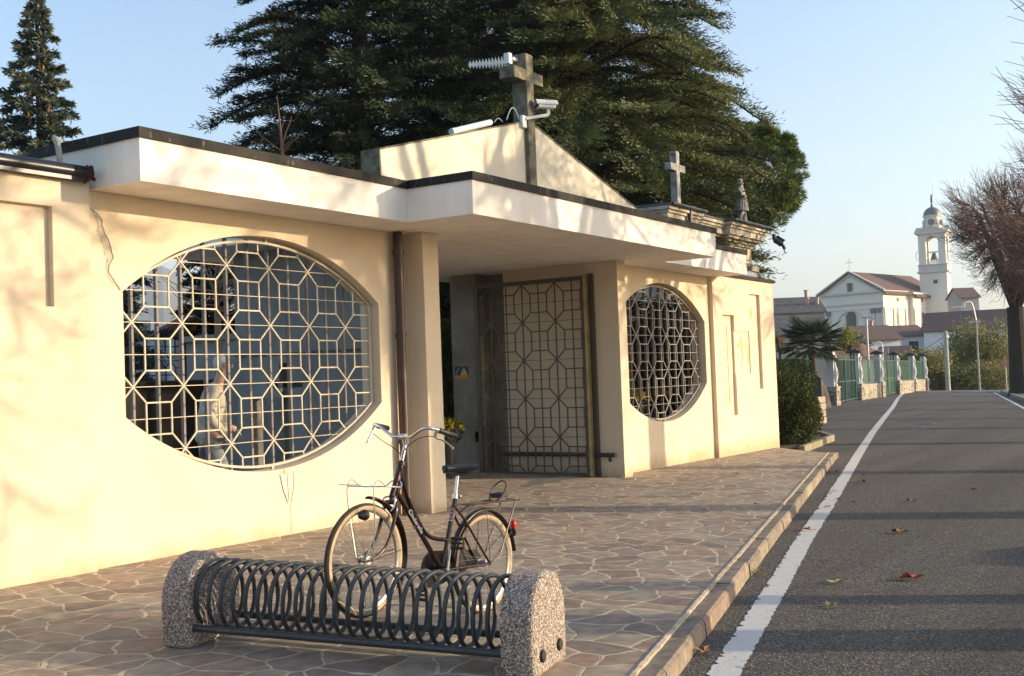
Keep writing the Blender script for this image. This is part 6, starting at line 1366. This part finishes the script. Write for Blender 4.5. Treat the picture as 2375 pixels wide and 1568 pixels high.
b = MB(); wc = q0+ta*(HT+.6)+Vector((0, 0, zs+2.4)); b.tube([wc+tb_*(1.0*math.cos(R(a)))*.4+ta*(.5*math.cos(R(a)))+Vector((0, 0, 1.0*math.sin(R(a)))) for a in range(0, 360, 20)], .06, 4, closed=True); b.build('bell_wheel', GALV, tw)
fr_ = MB().add([q0-tb_*(HT+.03)+ta*u+Vector((0, 0, z)) for u, z in ((-.9, hz_(658)), (.9-.9, hz_(658)), (0, hz_(649)), (-.9, hz_(649)))], [(0,1,2,3)]).build('window', GLASS, tw)

# houses below the church and left of it
house('long_house', 1796, 1912, 727, 170, 169.6, 'long beige house with a grey slate roof left of the church', HBEIGE, ROOFG, 2.6, 12, -8, chim=((.75, 3, 1.2), (.95, 3, 1.2), (.82, 6, 1.3)))
t, P3, L_, zt2 = house('terrace_house', 1780, 1925, 778, 120, 119.5, 'lower grey-roofed house behind the palm', HBEIGE, ROOFG, 2.0, 10, -8)
t, P3, L_, zt2 = house('white_house', 2006, 2088, 788, 150, 150.5, 'white house with a brown tile roof in front of the church, left one', HWHITE, ROOFT, 2.0, 9, -9, chim=((.6, 4.5, .7),))
t, P3, L_, zt2 = house('white_house', 2090, 2152, 779, 160, 160.4, 'white house with dark shutters in the middle of the row before the church', HWHITE, ROOFT, 1.6, 8, -9)
w_ = MB(); w_.add([P3(L_*.28, -.05, zt2-2.7), P3(L_*.62, -.05, zt2-2.7), P3(L_*.62, -.05, zt2-.8), P3(L_*.28, -.05, zt2-.8), P3(L_*.28, .0, zt2-2.7), P3(L_*.62, .0, zt2-2.7), P3(L_*.62, .0, zt2-.8), P3(L_*.28, .0, zt2-.8)], [(0,1,2,3), (0,4,5,1), (1,5,6,2), (2,6,7,3), (3,7,4,0)]); w_.build('window', GLASS, t)
t, P3, L_, zt2 = house('white_house', 2142, 2345, 768, 154, 149, 'long white house with a red-brown roof at the right of the row before the church', HWHITE, ROOFT, 2.6, 10, -9)
house('tall_house', 2228, 2270, 690, 240, 240.3, 'tall grey house beside the bell tower, half hidden by the bare tree', mat('grey_house_render', (.34, .31, .30), .9), ROOFT, 2.2, 6, -8)
house('low_house', 1990, 2040, 826, 118, 118.5, 'low red-roofed house behind the fence piers', HWHITE, ROOFR, 1.4, 8, -9)
house('garage', 2040, 2100, 838, 121, 120, 'low dark-roofed shed behind the garden fence', HWHITE, ROOFT, 1.6, 8, -9)
t = loose_tree('olive_tree', 1988, 792, 140, 1.5, 1.0, 'grey-green rounded tree in front of the church facade', leafmat('grey_leaves', (.10, .12, .10), (.16, .19, .16), (.22, .25, .20)), 4000, .3, zb=-8)

# ================================================================== air
b = MB().box(-420, 3300, -2600, 3200, -11, 330); hz = b.build('haze', None); tag(hz, kind='stuff')
m_ = bpy.data.materials.new('thin_air'); m_.use_nodes = True; n = m_.node_tree; n.nodes.clear(); mo = n.nodes.new('ShaderNodeOutputMaterial'); pv_ = n.nodes.new('ShaderNodeVolumePrincipled')
pv_.inputs['Color'].default_value = (.80, .88, 1, 1); pv_.inputs['Density'].default_value = 0.00028; pv_.inputs['Anisotropy'].default_value = 0.2
n.links.new(pv_.outputs[0], mo.inputs['Volume']); hz.data.materials.append(m_)
